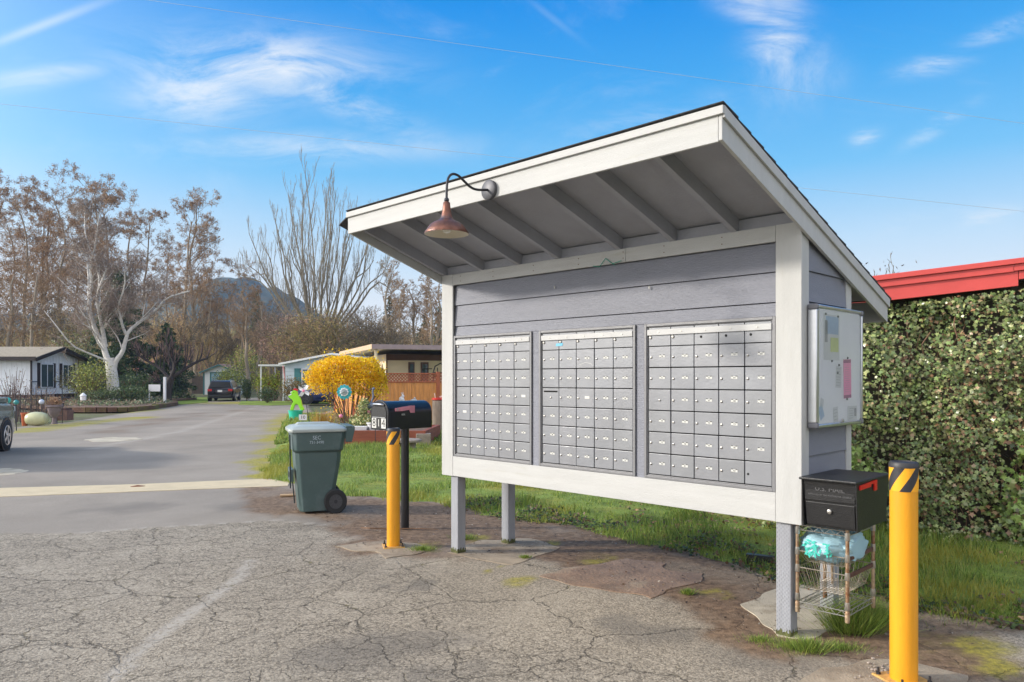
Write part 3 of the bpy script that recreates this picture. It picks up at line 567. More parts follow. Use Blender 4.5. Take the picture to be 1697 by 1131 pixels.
for bi, (x0, x1) in enumerate(((-3.046, -2.126), (-2.048, -1.154), (-1.080, -.158))):
    bk = thing('letterbox_bank', labs[bi], 'mailboxes', kl(x0, 0, 0), KR, 'letterbox banks in the kiosk front'); W = x1-x0
    za, zb = .836, 1.866; fr = .018
    b = MB()
    for q in ((0, fr, za, zb), (W-fr, W, za, zb), (fr, W-fr, za, za+fr), (fr, W-fr, zb-fr, zb)): b.box(q[0], q[1], -.017, .03, q[2], q[3])
    for q in ((fr, fr+.008, za+fr, zb-fr), (W-fr-.008, W-fr, za+fr, zb-fr), (fr+.008, W-fr-.008, za+fr, za+fr+.006), (fr+.008, W-fr-.008, zb-fr-.006, zb-fr)): b.box(q[0], q[1], -.008, .03, q[2], q[3])
    b.build('frame', M_bank, bk, .002)
    b = MB(); b.box(fr+.009, W-fr-.009, .012, .034, za+fr+.007, zb-fr-.007); b.build('back_plate', M_hole, bk)
    ix0, ix1, iz0, iz1 = fr+.009, W-fr-.009, za+fr+.008, zb-fr-.007; cw = (ix1-ix0)/5; top = .125; rh = (iz1-iz0-top)/6
    b = MB(); b.box(ix0-.004, ix1+.002, -.016, -.006, iz1-.052, iz1-.014)
    rl = b.build('locking_rail', M_rail, bk, .002)
    b = MB()
    for c in range(5): b.lathe([(.005, -.0195), (.005, -.0155)], (ix0+cw*(c+.5), 0, iz1-.033), 8, 'Y')
    b.build('screw', M_lock, rl)
    for c in range(5):
        dx0, dx1 = ix0+c*cw+.0026, ix0+(c+1)*cw-.0026
        b = MB(); b.box(dx0, dx1, -.004, .008, iz1-top+.002, iz1-.001); d = b.build('upper_door', M_doorm, bk, .0015)
        b = MB()
        if bi == 2 and c > 1: b.lathe([(.0085, -.0048), (.0085, -.0035)], (dx0+.018+(.03 if c < 4 else .02), 0, iz1-.075), 14, 'Y'); b.build('key_hole', M_hole, d)
        else: b.lathe([(.011, -.0042), (.011, -.008), (.007, -.012)], (dx0+.014, 0, iz1-.066), 14, 'Y'); b.build('lock', M_lock, d, smooth=True)
        for r in range(6):
            v = nums[bi][r][c]; zt = iz1-top-r*rh; z0, z1 = zt-rh+.0032, zt-.0032; j = random.uniform(-.0022, .0018)
            b = MB(); b.box(dx0, dx1, -.004+j, .008, z0, z1)
            if v == 'slot': b.mi = 1; b.box(dx0+.012, dx1-.012, -.0055+j, -.0035+j, z1-.030, z1-.018)
            d = b.build('door', [random.choice(DM), M_hole] if v == 'slot' else random.choice(DM), bk, .0025)
            yf = -.004+j; zc = (z0+z1)/2+.002; xc = (dx0+dx1)/2
            if v == 'hole': b = MB(); b.lathe([(.0075, yf-.0008), (.0075, yf+.001)], (dx0+.02, 0, z0+rh*.42), 14, 'Y'); b.build('key_hole', M_hole, d); continue
            b = MB(); lx = xc+.004 if v in (None, 'slot') else dx0+.018
            b.lathe([(.0078, yf), (.0078, yf-.004), (.0045, yf-.0065)], (lx, 0, zc-.004), 12, 'Y'); b.lathe([(.0015, yf-.0068), (.0015, yf-.0064)], (lx, 0, zc-.004), 5, 'Y')
            b.build('lock', M_lock, d, smooth=True)
            if v in (None, 'slot'): continue
            b = MB(); pw_, ph = (.022, .010) if v == 'w' else (.0215, .0090); px = dx0+cw*.60
            b.box(px-pw_, px+pw_, yf-.0016, yf-.0002, zc-ph+.003, zc+ph+.003-.001)
            if v != 'w':
                b.mi = 1
                for s in (-1, 1): b.box(px+s*.014-.006, px+s*.014+.006, yf-.0022, yf-.0015, zc+ph-.0002, zc+ph+.0040)
                b.box(px-.017, px-.013, yf-.0022, yf-.0015, zc-ph+.002, zc-ph+.006)
                text(b, str(v), .0155, T(px+.001, yf-.0019, zc+.0015) @ FRONT, .0005)
            b.build('number_plate', [M_plate, M_black], d)
    if bi == 1:
        b = MB(); b.prism([(ix0+cw*.82, iz1-.098), (ix0+cw*1.22, iz1-.095), (ix0+cw*1.23, iz1-.075), (ix0+cw*.84, iz1-.078)], 1, -.0062, -.0045); b.build('tape', M_tape, bk)
        b = MB(); b.tube([(ix0+cw*2.2, -.005, iz1-top-.115), (ix0+cw*2.5, -.005, iz1-top-.10), (ix0+cw*2.85, -.005, iz1-top-.108), (ix0+cw*2.9, -.005, iz1-top-.125)], .0015, 4); b.build('scratch', M_plate, bk)
# ------------------------------------------------------------------ gooseneck lamp
M_dkm = mat('dark_metal', (.045, .045, .052), .45, .1, 20, metal=.6); M_cop = mat('weathered_copper', (.19, .085, .060), .42, .35, 16, .3, 60, metal=.65, dirt=((.10, .085, .10), 9, .52, .9))
M_enam = mat('cream_enamel', (.68, .62, .52), .4, .05, 10)
ll = kl(-1.59, -.955, 2.69); lamp = thing('gooseneck_lamp', 'rusty copper barn lamp hanging from a curved arm on the kiosk fascia', 'lamp', ll, KR)
b = MB(); b.lathe([(.062, 0), (.062, -.022), (.055, -.027)], (0, 0, 0), 32, 'Y'); b.build('wall_plate', mat('grey_metal', (.09, .09, .10), .5, .1, 12, metal=.4), lamp, smooth=True)
b = MB(); K_ = [(0, -.02, 0), (0, -.06, -.008), (0, -.12, -.018), (0, -.17, -.012), (0, -.22, .016), (0, -.27, .045), (0, -.32, .045), (0, -.352, .01), (0, -.361, -.05), (0, -.361, -.115)]
def smooth(pts, k=2):
    pts = [Vector(p) for p in pts]
    for _ in range(k):
        q = [pts[0]]
        for a, c in zip(pts[:-1], pts[1:]): q += [a.lerp(c, .25), a.lerp(c, .75)]
        pts = q+[pts[-1]]
    return pts
b.tube(smooth(K_), .0078, 10); b.ball((0, -.361, -.122), .016, 10); b.build('arm', M_dkm, lamp, smooth=True)
b = MB(); b.lathe([(.010, -.130), (.021, -.138), (.023, -.165), (.029, -.20), (.036, -.228), (.050, -.246), (.078, -.257), (.100, -.272), (.116, -.294), (.134, -.320), (.133, -.326)], (0, -.361, 0), 40, cap=False); sh = b.build('shade', M_cop, lamp, smooth=60)
b = MB(); b.lathe([(.010, -.245), (.055, -.254), (.078, -.262), (.096, -.277), (.112, -.298), (.130, -.322), (.1325, -.3265)], (0, -.361, 0), 40, cap=False); b.build('shade_lining', M_enam, sh, smooth=60)
b = MB(); b.lathe([(.013, -.25), (.015, -.262), (.028, -.284), (.030, -.296), (.020, -.316), (.002, -.322)], (0, -.361, 0), 20); b.build('bulb', mat('bulb_glass', (.85, .83, .78), .15, .02, 3), sh, smooth=True)
# ------------------------------------------------------------------ notice board
M_alu = mat('aluminium', (.60, .61, .63), .32, .05, 30, metal=.9); M_bord = mat('white_board_back', (.82, .84, .88), .5, .04, 4)
nb = thing('notice_board', 'aluminium framed glass notice board with papers on the side wall of the kiosk', 'notice board', kl(-.0, .05, 0), KR)
z0, z1, y0, y1 = 1.215, 1.93, .0, .71
def sideM(x): return Matrix(((0, 0, 1, x), (1, 0, 0, 0), (0, 1, 0, 0), (0, 0, 0, 1)))     # xy-plane -> facing +x, text x runs along +y
b = MB(); b.box(.0, .045, y0+.02, y1-.02, z0+.02, z1-.02); b.build('backing', M_bord, nb)
b = MB()
for q in ((y0, y0+.034, z0+.03, z1-.03), (y1-.022, y1, z0+.03, z1-.03), (y0+.03, y1-.03, z0, z0+.022), (y0+.03, y1-.03, z1-.022, z1)): b.box(.004, .058, *q)
b.build('frame', M_alu, nb, .006, smooth=True)
for yy in (y0-.002, y1-.032):
    for zz in (z0-.002, z1-.032): b = MB(); b.box(.002, .062, yy, yy+.034, zz, zz+.034); b.build('corner_cap', mat('grey_plastic', (.16, .16, .18), .5, .05, 9), nb, .01)
def paper(nm, yc, zc, w_, h, m, tilt=0, lab=None, fn=None, x=.0455):
    b = MB(); b.M = T(x, yc, zc) @ Matrix.Rotation(tilt, 4, 'X'); b.box(0, .0006, -w_/2, w_/2, -h/2, h/2)
    ms = [m, M_black, mat('paper_green', (.55, .62, .22), .7), mat('paper_blue', (.35, .48, .66), .6), mat('magenta_ink', (.30, .04, .17), .7), mat('paper_grey', (.30, .31, .33), .7)]
    if fn: fn(b)
    return b.build(nm, ms, nb, label=lab)
M_pap = mat('white_paper', (.62, .64, .66), .7, .05, 12); M_pink = mat('pink_paper', (.85, .25, .50), .7, .05, 12)
def lines(b, y0_, y1_, z0_, z1_, n, th=.0025):
    b.mi = 5
    for i in range(n):
        z = z1_-(z1_-z0_)*i/(max(1, n-1)); b.box(.0007, .0010, y0_, y1_-random.random()*.3*(y1_-y0_), z-th/2, z+th/2)
def f1(b): b.mi = 3; b.box(.0007, .0010, -.085, .10, .02, .125); b.mi = 2; b.box(.0011, .0014, -.02, .10, -.085, .0); b.mi = 5; b.box(.0007, .001, -.10, -.06, -.03, .10); lines(b, -.0, .09, -.07, -.02, 4)
paper('poster', .24, 1.745, .23, .27, M_pap, 0, 'white poster with a blue picture and a green note', f1)
def f2(b): b.mi = 4; b.box(.0007, .001, -.058, .058, .098, .118); b.box(.0007, .001, -.058, .058, -.118, -.10); lines(b, -.045, .045, -.08, .07, 12, .0018)
paper('pink_flyer', .48, 1.50, .12, .24, M_pink, .03, 'bright pink printed flyer', f2)
paper('small_note', .345, 1.51, .085, .13, M_pap, -.05, None, lambda b: lines(b, -.035, .035, -.05, .05, 7))
paper('small_note', .30, 1.285, .07, .09, M_pap, .1, None, lambda b: lines(b, -.03, .03, -.03, .03, 4)); paper('clipping', .56, 1.285, .15, .09, M_pap, 0, None, lambda b: (lines(b, -.05, .02, -.03, .03, 5), setattr(b, 'mi', 5), b.box(.0007, .001, .03, .065, -.02, .03)))
paper('sticky_note', .09, 1.305, .06, .08, mat('paper_blue', (.35, .48, .66), .6), .5); paper('sticky_note', .10, 1.36, .045, .05, M_pap, -.3)
b = MB()
for yy, zz in ((.24, 1.605), (.48, 1.628), (.345, 1.582), (.47, 1.375), (.325, 1.535), (.15, 1.88), (.33, 1.875)): b.lathe([(.008, .046), (.006, .052)], (0, yy, zz), 8, 'X')
b.build('push_pin', mat('dark_pin', (.05, .05, .06), .4), nb)
g = bpy.data.materials.new('board_glass'); g.use_nodes = True; t, n, l = nodes(g); n.remove(n['Principled BSDF'])
tr = n.new('ShaderNodeBsdfTransparent'); gl = n.new('ShaderNodeBsdfGlossy'); gl.inputs['Roughness'].default_value = .12; df = n.new('ShaderNodeBsdfDiffuse'); df.inputs[0].default_value = (.75, .8, .88, 1)
fr_ = n.new('ShaderNodeFresnel'); fr_.inputs[0].default_value = 1.45; m1_ = n.new('ShaderNodeMixShader'); m2_ = n.new('ShaderNodeMixShader'); m2_.inputs[0].default_value = .14
l.new(fr_.outputs[0], m1_.inputs[0]); l.new(tr.outputs[0], m1_.inputs[1]); l.new(gl.outputs[0], m1_.inputs[2]); l.new(m1_.outputs[0], m2_.inputs[1]); l.new(df.outputs[0], m2_.inputs[2]); l.new(m2_.outputs[0], n['Material Output'].inputs[0])
b = MB(); b.add([(.054, y0+.035, z0+.023), (.054, y1-.023, z0+.023), (.054, y1-.023, z1-.023), (.054, y0+.035, z1-.023)], [(0, 1, 2, 3)]); b.build('glass', g, nb)
b = MB(); b.lathe([(.011, .056), (.011, .066), (.006, .068)], (0, .37, z0+.012+.02), 14, 'X'); b.build('lock', M_lock, nb, smooth=True)
# ------------------------------------------------------------------ black locking mailbox
M_bk = mat('black_powder_coat', (.014, .014, .015), .38, .25, 40, .25, 150, dirt=((.05, .048, .045), 20, .68, .6)); M_red = mat('red_flag_paint', (.62, .012, .012), .35, .08, 9)
M_emb = mat('embossed_black', (.11, .11, .115), .4, .1, 20)
bx = thing('locking_mailbox', 'square black locking mailbox with a red flag standing on the rusty wire rack', 'mailbox', kl(.02, -.07, .672), KR)
b = MB(); b.add([(.012, .045, .0), (.288, .045, 0), (.288, .49, 0), (.012, .49, 0), (.0, .008, .262), (.300, .008, .262), (.300, .50, .262), (.0, .50, .262)], [(0, 3, 2, 1), (4, 5, 6, 7), (0, 1, 5, 4), (1, 2, 6, 5), (2, 3, 7, 6), (3, 0, 4, 7)]); b.build('box_body', M_bk, bx, .004)
for x in (0.0, .294):
    b = MB(); b.add([(x, .0, .262), (x+.006, .0, .262), (x+.006, .06, 0), (x, .06, 0), (x, .02, 0), (x+.006, .02, 0), (x, .06, .262), (x+.006, .06, .262)], [(0, 1, 5, 4), (4, 5, 2, 3), (3, 2, 7, 6), (6, 7, 1, 0), (0, 4, 3, 6), (1, 7, 2, 5)]); b.build('side_flange', M_bk, bx, .001)
b = MB(); b.box(-.008, .308, -.018, .508, .263, .277); b.build('lid', M_bk, bx, .005)
b = MB(); b.prism([(.018, .150), (.014, .255), (.03, .255), (.045, .150)], 0, .012, .288); b.build('hopper_door', M_bk, bx, .003)
b = MB(); b.prism([(.034, .012), (.020, .140), (.045, .140), (.055, .012)], 0, .016, .284); b.build('access_door', M_bk, bx, .003)
b = MB(); text(b, 'U.S. MAIL', .040, T(.152, .0145, .218) @ FRONT, .001); text(b, 'APPROVED BY THE POSTMASTER GENERAL', .0125, T(.152, .0165, .183) @ FRONT, .001); b.build('lettering', M_emb, bx)
b = MB(); b.lathe([(.012, .026), (.012, .014), (.007, .012)], (.150, 0, .095), 16, 'Y'); b.build('lock', M_lock, bx, smooth=True)
b = MB(); b.add([(x, y, z) for x in (.302, .309) for y, z in ((.035, .228), (.035, .252), (.25, .262), (.285, .262), (.285, .205), (.245, .205), (.245, .240), (.20, .248), (.19, .232))], [(0, 1, 2, 7, 8), (2, 3, 4, 5, 6, 7), (9+8, 9+7, 9+2, 9+1, 9), (9+7, 9+6, 9+5, 9+4, 9+3, 9+2)]+[(i, (i+1) % 9, 9+(i+1) % 9, 9+i) for i in range(9)][::1]); b.build('flag', M_red, bx)
# ------------------------------------------------------------------ rusty wire rack and the bag in it
M_rw = mat('rusty_chrome', (.40, .30, .20), .5, .35, 30, .3, 80, metal=.6, dirt=((.22, .09, .035), 9, .46, .95)); M_ch = mat('chrome_wire', (.52, .50, .46), .35, .1, 30, metal=.85)
M_bw = mat('tarnished_wire', (.45, .40, .33), .4, .3, 30, metal=.7, dirt=((.25, .13, .07), 7, .52, .8)); rk = thing('wire_rack', 'rusty chrome wire shelf rack fixed beside the right kiosk post', 'rack', kl(-.05, .037, 0), KR)
RW, RD, zt = .283, .39, .655
PX = [(0, 0), (RW, 0), (RW, RD), (0, RD)]
for x, y in PX:
    b = MB(); b.tube([(x, y, .17), (x, y, zt+.012)], .0105, 12); b.lathe([(.0125, .15), (.0135, .165), (.0135, .205), (.0105, .215)], (x, y, 0), 12); pl = b.build('pole', M_rw, rk, smooth=True)
    for z in (.24, .405, .505, zt-.03): b = MB(); b.lathe([(.0125, z-.022), (.015, z-.018), (.0135, z+.022)], (x, y, 0), 12); b.build('collar', M_ch, pl, smooth=True)
def wires(b, z, n, trus=.028, solid=False):
    r = .0032
    for (xa, ya), (xb, yb) in zip(PX, PX[1:]+PX[:1]):
        b.tube([(xa, ya, z), (xb, yb, z)], r, 6); b.tube([(xa, ya, z-trus), (xb, yb, z-trus)], r, 6)
        k = 9; b.tube([(xa+(xb-xa)*i/k, ya+(yb-ya)*i/k, z-(trus if i % 2 else 0)) for i in range(k+1)], .0018, 4)
    for i in range(1, n): b.tube([(RW*i/n, 0, z), (RW*i/n, RD, z)], .0019, 4)
b = MB(); wires(b, zt, 14); b.build('shelf', M_ch, rk)
b = MB(); wires(b, .21, 10); b.build('shelf', M_ch, rk)
def basket(b, zt_, h, n=11):
    for (xa, ya), (xb, yb) in zip(PX, PX[1:]+PX[:1]): b.tube([(xa, ya, zt_), (xb, yb, zt_)], .0035, 6)
    ins = .035
    for i in range(n+1):
        x = RW*i/n; xi = ins+(RW-2*ins)*i/n; b.tube([(x, 0, zt_), (xi, ins, zt_-h), (xi, RD-ins, zt_-h), (x, RD, zt_)], .0015, 4)
    m = 13
    for i in range(m+1):
        y = RD*i/m; yi = ins+(RD-2*ins)*i/m; b.tube([(0, y, zt_), (ins, yi, zt_-h), (RW-ins, yi, zt_-h), (RW, y, zt_)], .0015, 4)
b = MB(); basket(b, .505, .06); b.build('basket', M_bw, rk); b = MB(); basket(b, .41, .12); b.build('basket', M_bw, rk)
M_hm = mat('handle_brown', (.10, .045, .03), .6, .3, 20)
for z in (.49, .395): b = MB(); b.box(RW-.006, RW+.006, .012, RD-.012, z-.002, z+.020); b.build('side_bar', M_hm, rk, .002)
M_bag = mat('pale_blue_plastic_bag', (.45, .70, .80), .35, .06, 7, .3, 14, trans=.25)
b = MB(); nu, nv = 56, 30
for j in range(nv+1):
    for i in range(nu):
        th_ = 2*math.pi*i/nu; ph = math.pi*j/nv; d = Vector((math.sin(ph)*math.cos(th_), math.sin(ph)*math.sin(th_), math.cos(ph)))
        q = 1+.20*mnoise.noise(d*2.2+Vector((3, 1, 2)))+.16*(abs(mnoise.noise(d*5))-.2)+.05*mnoise.noise(d*11)
        sx, sy, sz = .15, .20, .098
        vx = max(-.150, min(.150, d.x*sx*q*1.25)); b.v.append((RW/2+vx, RD/2-.03+d.y*sy*q, .540+d.z*sz*q))
for j in range(nv):
    for i in range(nu): b.f.append((j*nu+i, (j+1)*nu+i, (j+1)*nu+(i+1) % nu, j*nu+(i+1) % nu)); b.m.append(0)
bg_ = thing('plastic_bag', 'crumpled pale blue plastic bag with teal leaf print stuffed in the wire rack', 'bag', kl(-.05, .037, 0), KR); b.build('bag', M_bag, bg_, smooth=True)
bagv = [v for v in b.v if v[1] < RD/2-.02]; b = MB(); random.seed(8)
for i in range(34):
    x = RW*.36+random.uniform(-.06, .10); z = .545+random.uniform(-.045, .035); y = .0
    # press the print onto the bulging face of the bag
    best = min(((vx-x)**2+(vz-z)**2, vy) for vx, vy, vz in bagv)
    a = random.uniform(-.6, 2.2); ca, sa = math.cos(a), math.sin(a); s = .019
    b.add([(x+(u*ca-v*sa)*s, best[1]-.006, z+(u*sa+v*ca)*s) for u, v in ((-1, 0), (-.3, -.32), (.5, -.25), (1, 0), (.5, .3), (-.3, .35))], [(0, 1, 2, 3, 4, 5)])
b.build('leaf_print', mat('teal_print', (.06, .50, .42), .4, .1, 30), bg_)
# a stick hanging in the basket behind
b = MB(); b.tube([kl(.02, .36, .50), kl(.022, .36, .26)], .007, 8); b.build('hook_bar', M_rw, smooth=True, label='short rusty bar hanging at the back of the wire rack', cat='bar')
# ------------------------------------------------------------------ bollards
M_yel = mat('yellow_pipe_sleeve', (.78, .335, .012), .42, .12, 3, .12, 40, streak=(3, 3, .5), dirt=((.34, .16, .04), 12, .60, .7)); M_blk2 = mat('black_rubber_cap', (.028, .028, .032), .5, .15, 20)
M_yelc = mat('yellow_tape', (.88, .40, .015), .45, .05, 6)
def bollard(loc, lab, h, r, rot, squat=False):
    t_ = thing('bollard', lab, 'bollard', loc, rot, 'yellow bollards beside the kiosk')
    b = MB(); b.lathe([(r*.98, 0), (r, .02), (r, h-.06), (r*.985, h-.012)], n=48); b.build('post', M_yel, t_, smooth=True)
    b = MB(); b.lathe([(r*1.07, h-.013), (r*1.07, h+.004), (r*.98, h+.013), (r*.80, h+.016), (r*.74, h+.010), (r*.3, h+.008), (.001, h+.006)], n=48); b.build('cap', M_blk2, t_, smooth=True)
    b = MB(); n_ = 48; hb = .115                                     # diagonal black and yellow band
    for k in range(n_):
        for j in range(12):
            a0, a1 = 2*math.pi*k/n_, 2*math.pi*(k+1)/n_; za, zb_ = h-.014-hb+hb*j/12, h-.014-hb+hb*(j+1)/12
            s0 = .72*hb/r*.9; f0 = lambda a, z: (a, z)
            da0 = s0*(j/12); da1 = s0*((j+1)/12)
            b.mi = 1 if ((k//6) % 2 == 0) else 0
            pts = [((r+.0025)*math.cos(a0+da0), (r+.0025)*math.sin(a0+da0), za), ((r+.0025)*math.cos(a1+da0), (r+.0025)*math.sin(a1+da0), za), ((r+.0025)*math.cos(a1+da1), (r+.0025)*math.sin(a1+da1), zb_), ((r+.0025)*math.cos(a0+da1), (r+.0025)*math.sin(a0+da1), zb_)]
            b.add(pts, [(0, 1, 2, 3)])
    b.build('stripe_band', [M_yelc, M_blk2], t_, smooth=True)
    b = MB(); s = r*1.62
    b.M = Matrix.Rotation(.25-rot, 4, 'Z'); b.box(-s, s, -s, s, .0, .012); bp_ = b.build('base_plate', mat('rusty_base', (.58, .34, .10), .7, .3, 20, dirt=((.20, .08, .03), 8, .5, .8)), t_, .003)
    b = MB(); b.M = Matrix.Rotation(.25-rot, 4, 'Z')
    for x in (-.78, .78):
        for y in (-.78, .78): b.lathe([(.012, .012), (.012, .022), (.006, .022), (.006, .045)], (x*s, y*s, 0), 6)
    b.build('bolt', M_dkm, bp_)
    return t_
bollard(Vector((-1.06, 6.66, 0)), 'yellow bollard with a black cap in front of the black post mailbox', 1.045, .058, 1.0)
bollard(Vector((1.945, 3.70, 0)), 'nearest yellow bollard with a striped black band beside the square black mailbox', 1.075, .0635, 2.35)
# ------------------------------------------------------------------ mailbox on a round post
M_gb = mat('glossy_black_paint', (.012, .012, .015), .28, .2, 9, .06, 60, coat=.2)
mb_ = thing('post_mailbox', 'black arched rural mailbox numbered 8 4 on a round black post', 'mailbox', (-1.07, 7.46, 0), R(-45))
b = MB(); b.lathe([(.040, -.02), (.040, 1.0)], n=28); b.lathe([(.036, 1.0), (.036, 1.012)], n=28); b.build('post', M_gb, mb_, smooth=True)
hw, zb0, zs = .135, 1.008, 1.165
def arch(hw_, z0_, zs_, n_=14): return [(-hw_, z0_), (hw_, z0_), (hw_, zs_)]+[(hw_*math.cos(math.pi*k/n_), zs_+hw_*.86*math.sin(math.pi*k/n_)) for k in range(1, n_)]+[(-hw_, zs_)]
b = MB(); b.M = T(0, 0, 0) @ Matrix(((1, 0, 0, 0), (0, 1, 0, 0), (0, 0, 1, 0), (0, 0, 0, 1))); b.prism(arch(hw, zb0, zs), 1, -.16, .36); b.build('box_body', M_gb, mb_, .004, smooth=50)
b = MB(); b.prism(arch(hw+.012, zb0-.006, zs+.002), 1, -.185, -.1605); b.build('door_rim', M_gb, mb_, .006, smooth=50)
b = MB(); b.prism(arch(hw-.016, zb0+.012, zs-.005), 1, -.190, -.1855); d = b.build('door', M_bk, mb_, .002, smooth=50)
b = MB(); b.tube(smooth([(-.08, -.19, 1.245), (-.07, -.215, 1.252), (.07, -.215, 1.252), (.08, -.19, 1.245)], 2), .009, 8); b.build('handle', M_alu, d, smooth=True); b = MB(); b.box(-.105, .105, -.194, -.191, 1.122, 1.127); b.build('trim_line', M_alu, d)
for k, (x, ch, inv) in enumerate(((-.078, '8', 0), (0, '1', 1), (.078, '4', 0))):
    b = MB(); b.box(x-.036, x+.036, -.1925, -.1905, zb0+.012, zb0+.108); b.mi = 1; text(b, ch, .115 if not inv else .10, T(x, -.1930, zb0+.060) @ FRONT, .0006)
    b.build('number_tile', [M_plate, M_black] if not inv else [M_bk, M_plate], d)
M_flp = mat('faded_red_flag', (.78, .30, .36), .5, .25, 8, dirt=((.60, .02, .03), 8, .58, .9))
b = MB(); b.prism([(-.10, 1.185), (-.10, 1.215), (.10, 1.235), (.135, 1.235), (.135, 1.165), (.085, 1.165), (.07, 1.195), (-.02, 1.185)], 0, hw+.003, hw+.010); b.mi = 1; b.lathe([(.011, hw+.0105), (.011, hw+.013)], (0, -.075, 1.20), 10, 'X'); b.build('flag', [M_flp, M_alu], mb_)
b = MB(); text(b, '88%', .026, Matrix(((0, 0, 1, hw+.004), (1, 0, 0, .0), (0, 1, 0, 1.150), (0, 0, 0, 1))), .0005); b.build('sticker', M_plate, mb_)
for c_ in mb_.children:
    if not c_.name.startswith('post'): c_.location.y = -.125
# ------------------------------------------------------------------ wheeled bin
M_bin = mat('green_bin_plastic', (.066, .108, .105), .42, .12, 2.5, .12, 60, dirt=((.12, .16, .17), 2.2, .50, .75)); M_lid = mat('bin_lid_plastic', (.38, .42, .40), .33, .08, 4, .1, 50); M_tyre = mat('tyre_rubber', (.02, .02, .021), .8, .15, 20, .3, 60)
bn = thing('wheeled_bin', 'dark green wheeled rubbish cart with a pale lid at the edge of the lawn', 'bin', (-2.24, 8.50, 0), R(21)); bn.scale = (.885, .93, .985)
W2 = .27
b = MB()
L_ = [(-.215, .165, .215, .02), (-.225, .200, .222, .10), (-.27, .285, .262, .60), (-.275, .292, .265, .695), (-.305, .315, .292, .715), (-.32, .34, .302, .925)]
def ring(x0, x1, w, z, c=.05): return [(x0+c, -w, z), (x1-c, -w, z), (x1, -w+c, z), (x1, w-c, z), (x1-c, w, z), (x0+c, w, z), (x0, w-c, z), (x0, -w+c, z)]
vs_ = []; [vs_.extend(ring(*q)) for q in L_]; fs_ = [tuple(range(8))[::-1]]
for j in range(len(L_)-1): fs_ += [(j*8+i, j*8+(i+1) % 8, j*8+8+(i+1) % 8, j*8+8+i) for i in range(8)]
fs_.append(tuple(range(40, 48))); b.add(vs_, fs_); b.build('bin_body', M_bin, bn, .010, smooth=30)
b = MB(); b.add(ring(-.355, .352, .322, .922, .045)+ring(-.357, .355, .324, .955, .045)+ring(-.31, .31, .28, .985, .05)+ring(-.22, .22, .19, 1.003, .06), [tuple(range(8))[::-1]]+[(j*8+i, j*8+(i+1) % 8, j*8+8+(i+1) % 8, j*8+8+i) for j in range(3) for i in range(8)]+[tuple(range(24, 32))]); b.mi = 0
b.frustum((-.26, .20, -.12, .12), (-.22, .17, -.09, .09), .99, 1.022); b.build('lid', M_lid, bn, .008, smooth=35)
b = MB(); b.box(.345, .45, -.26, .26, .955, .985); b.frustum((.34, .42, -.27, -.24), (.34, .46, -.27, -.24), .80, .955); b.frustum((.34, .42, .24, .27), (.34, .46, .24, .27), .80, .955); b.tube([(.44, -.27, .965), (.44, .27, .965)], .018, 10); b.build('handle', M_bin, bn, .006, smooth=True)
b = MB(); b.box(-.33, -.285, -.16, .16, .36, .50); b.mi = 1; b.box(-.335, -.329, -.05, .05, .40, .46); b.build('grab_bar_pocket', [M_bin, M_hole], bn, .006)
b = MB(); b.tube([(-.33, -.23, .30), (-.335, -.235, .68), (-.34, -.24, .90)], .009, 6); b.tube([(-.275, -.17, .12), (-.30, -.17, .36)], .008, 6); b.build('edge_rib', mat('dark_bin_trim', (.012, .02, .02), .5), bn)
b = MB(); b.M = T(-.02, -.3015, .86) @ Matrix.Rotation(R(4), 4, 'X'); text(b, 'SEC', .062, T(0, -.0045, .0) @ FRONT, .0008); text(b, '731-3490', .046, T(0, -.0035, -.052) @ FRONT, .0008); b.build('lettering', mat('bin_lettering', (.42, .50, .55), .6, .2, 40), bn)
for s in (-1, 1):
    b = MB(); yc = s*.262; b.lathe([(.082, -.028), (.128, -.030), (.141, -.018), (.141, .018), (.128, .030), (.082, .028)], (.215, yc, .130), 36, 'Y', cap=False); wh = b.build('wheel', M_tyre, bn, smooth=True)
    b = MB(); b.lathe([(.088, -.012), (.088, .012)], (.215, yc, .130), 30, 'Y')
    for k in range(10):
        a = 2*math.pi*k/10; b.M = T(.215, yc, .130) @ Matrix.Rotation(a, 4, 'Y'); b.box(.018, .086, -.022, .022, -.006, .006)
    b.M = Matrix.Identity(4); b.build('hub', mat('dark_hub_plastic', (.075, .078, .085), .5, .1, 9), wh)
    b = MB(); b.lathe([(.022, -.026), (.022, .026)], (.215, yc, .130), 16, 'Y'); b.lathe([(.007, -.029), (.007, .029)], (.215, yc, .130), 8, 'Y'); b.build('axle_cap', M_dkm, wh)
# ------------------------------------------------------------------ building with ivy on the right
WA, WB = Vector((2.72, 7.58, 0)), Vector((9.5, 5.02, 0)); wd_ = (WB-WA).normalized(); wa = math.atan2(wd_.y, wd_.x); WL = (WB-WA).length
ws = thing('workshop_building', 'low building with a red roof fascia behind the ivy at the right', 'building', WA, wa)
b = MB(); b.prism([(-0.0, -.1), (WL, -.1), (WL, 2.28+.088*WL), (0, 2.2)], 1, .06, 5); b.build('wall', mat('brown_wall', (.06, .05, .035), .9, .3, 3), ws)
M_rf = mat('red_fascia_paint', (.66, .085, .075), .45, .08, 2.5, .15, 30, dirt=((.50, .05, .05), 5, .66, .5)); sl_ = .088
def fz(x): return 2.185+sl_*x
b = MB(); b.prism([(-.12, fz(-.12)-.03), (2.02, fz(2.02)-.03), (2.02, fz(2.02)+.105), (-.12, fz(-.12)+.105)], 1, -.20, -.165); b.prism([(2.025, fz(2.0)+.03), (WL, fz(WL)+.03), (WL, fz(WL)+.105), (2.025, fz(2.0)+.105)], 1, -.20, -.165); b.build('fascia_board', M_rf, ws, .003)
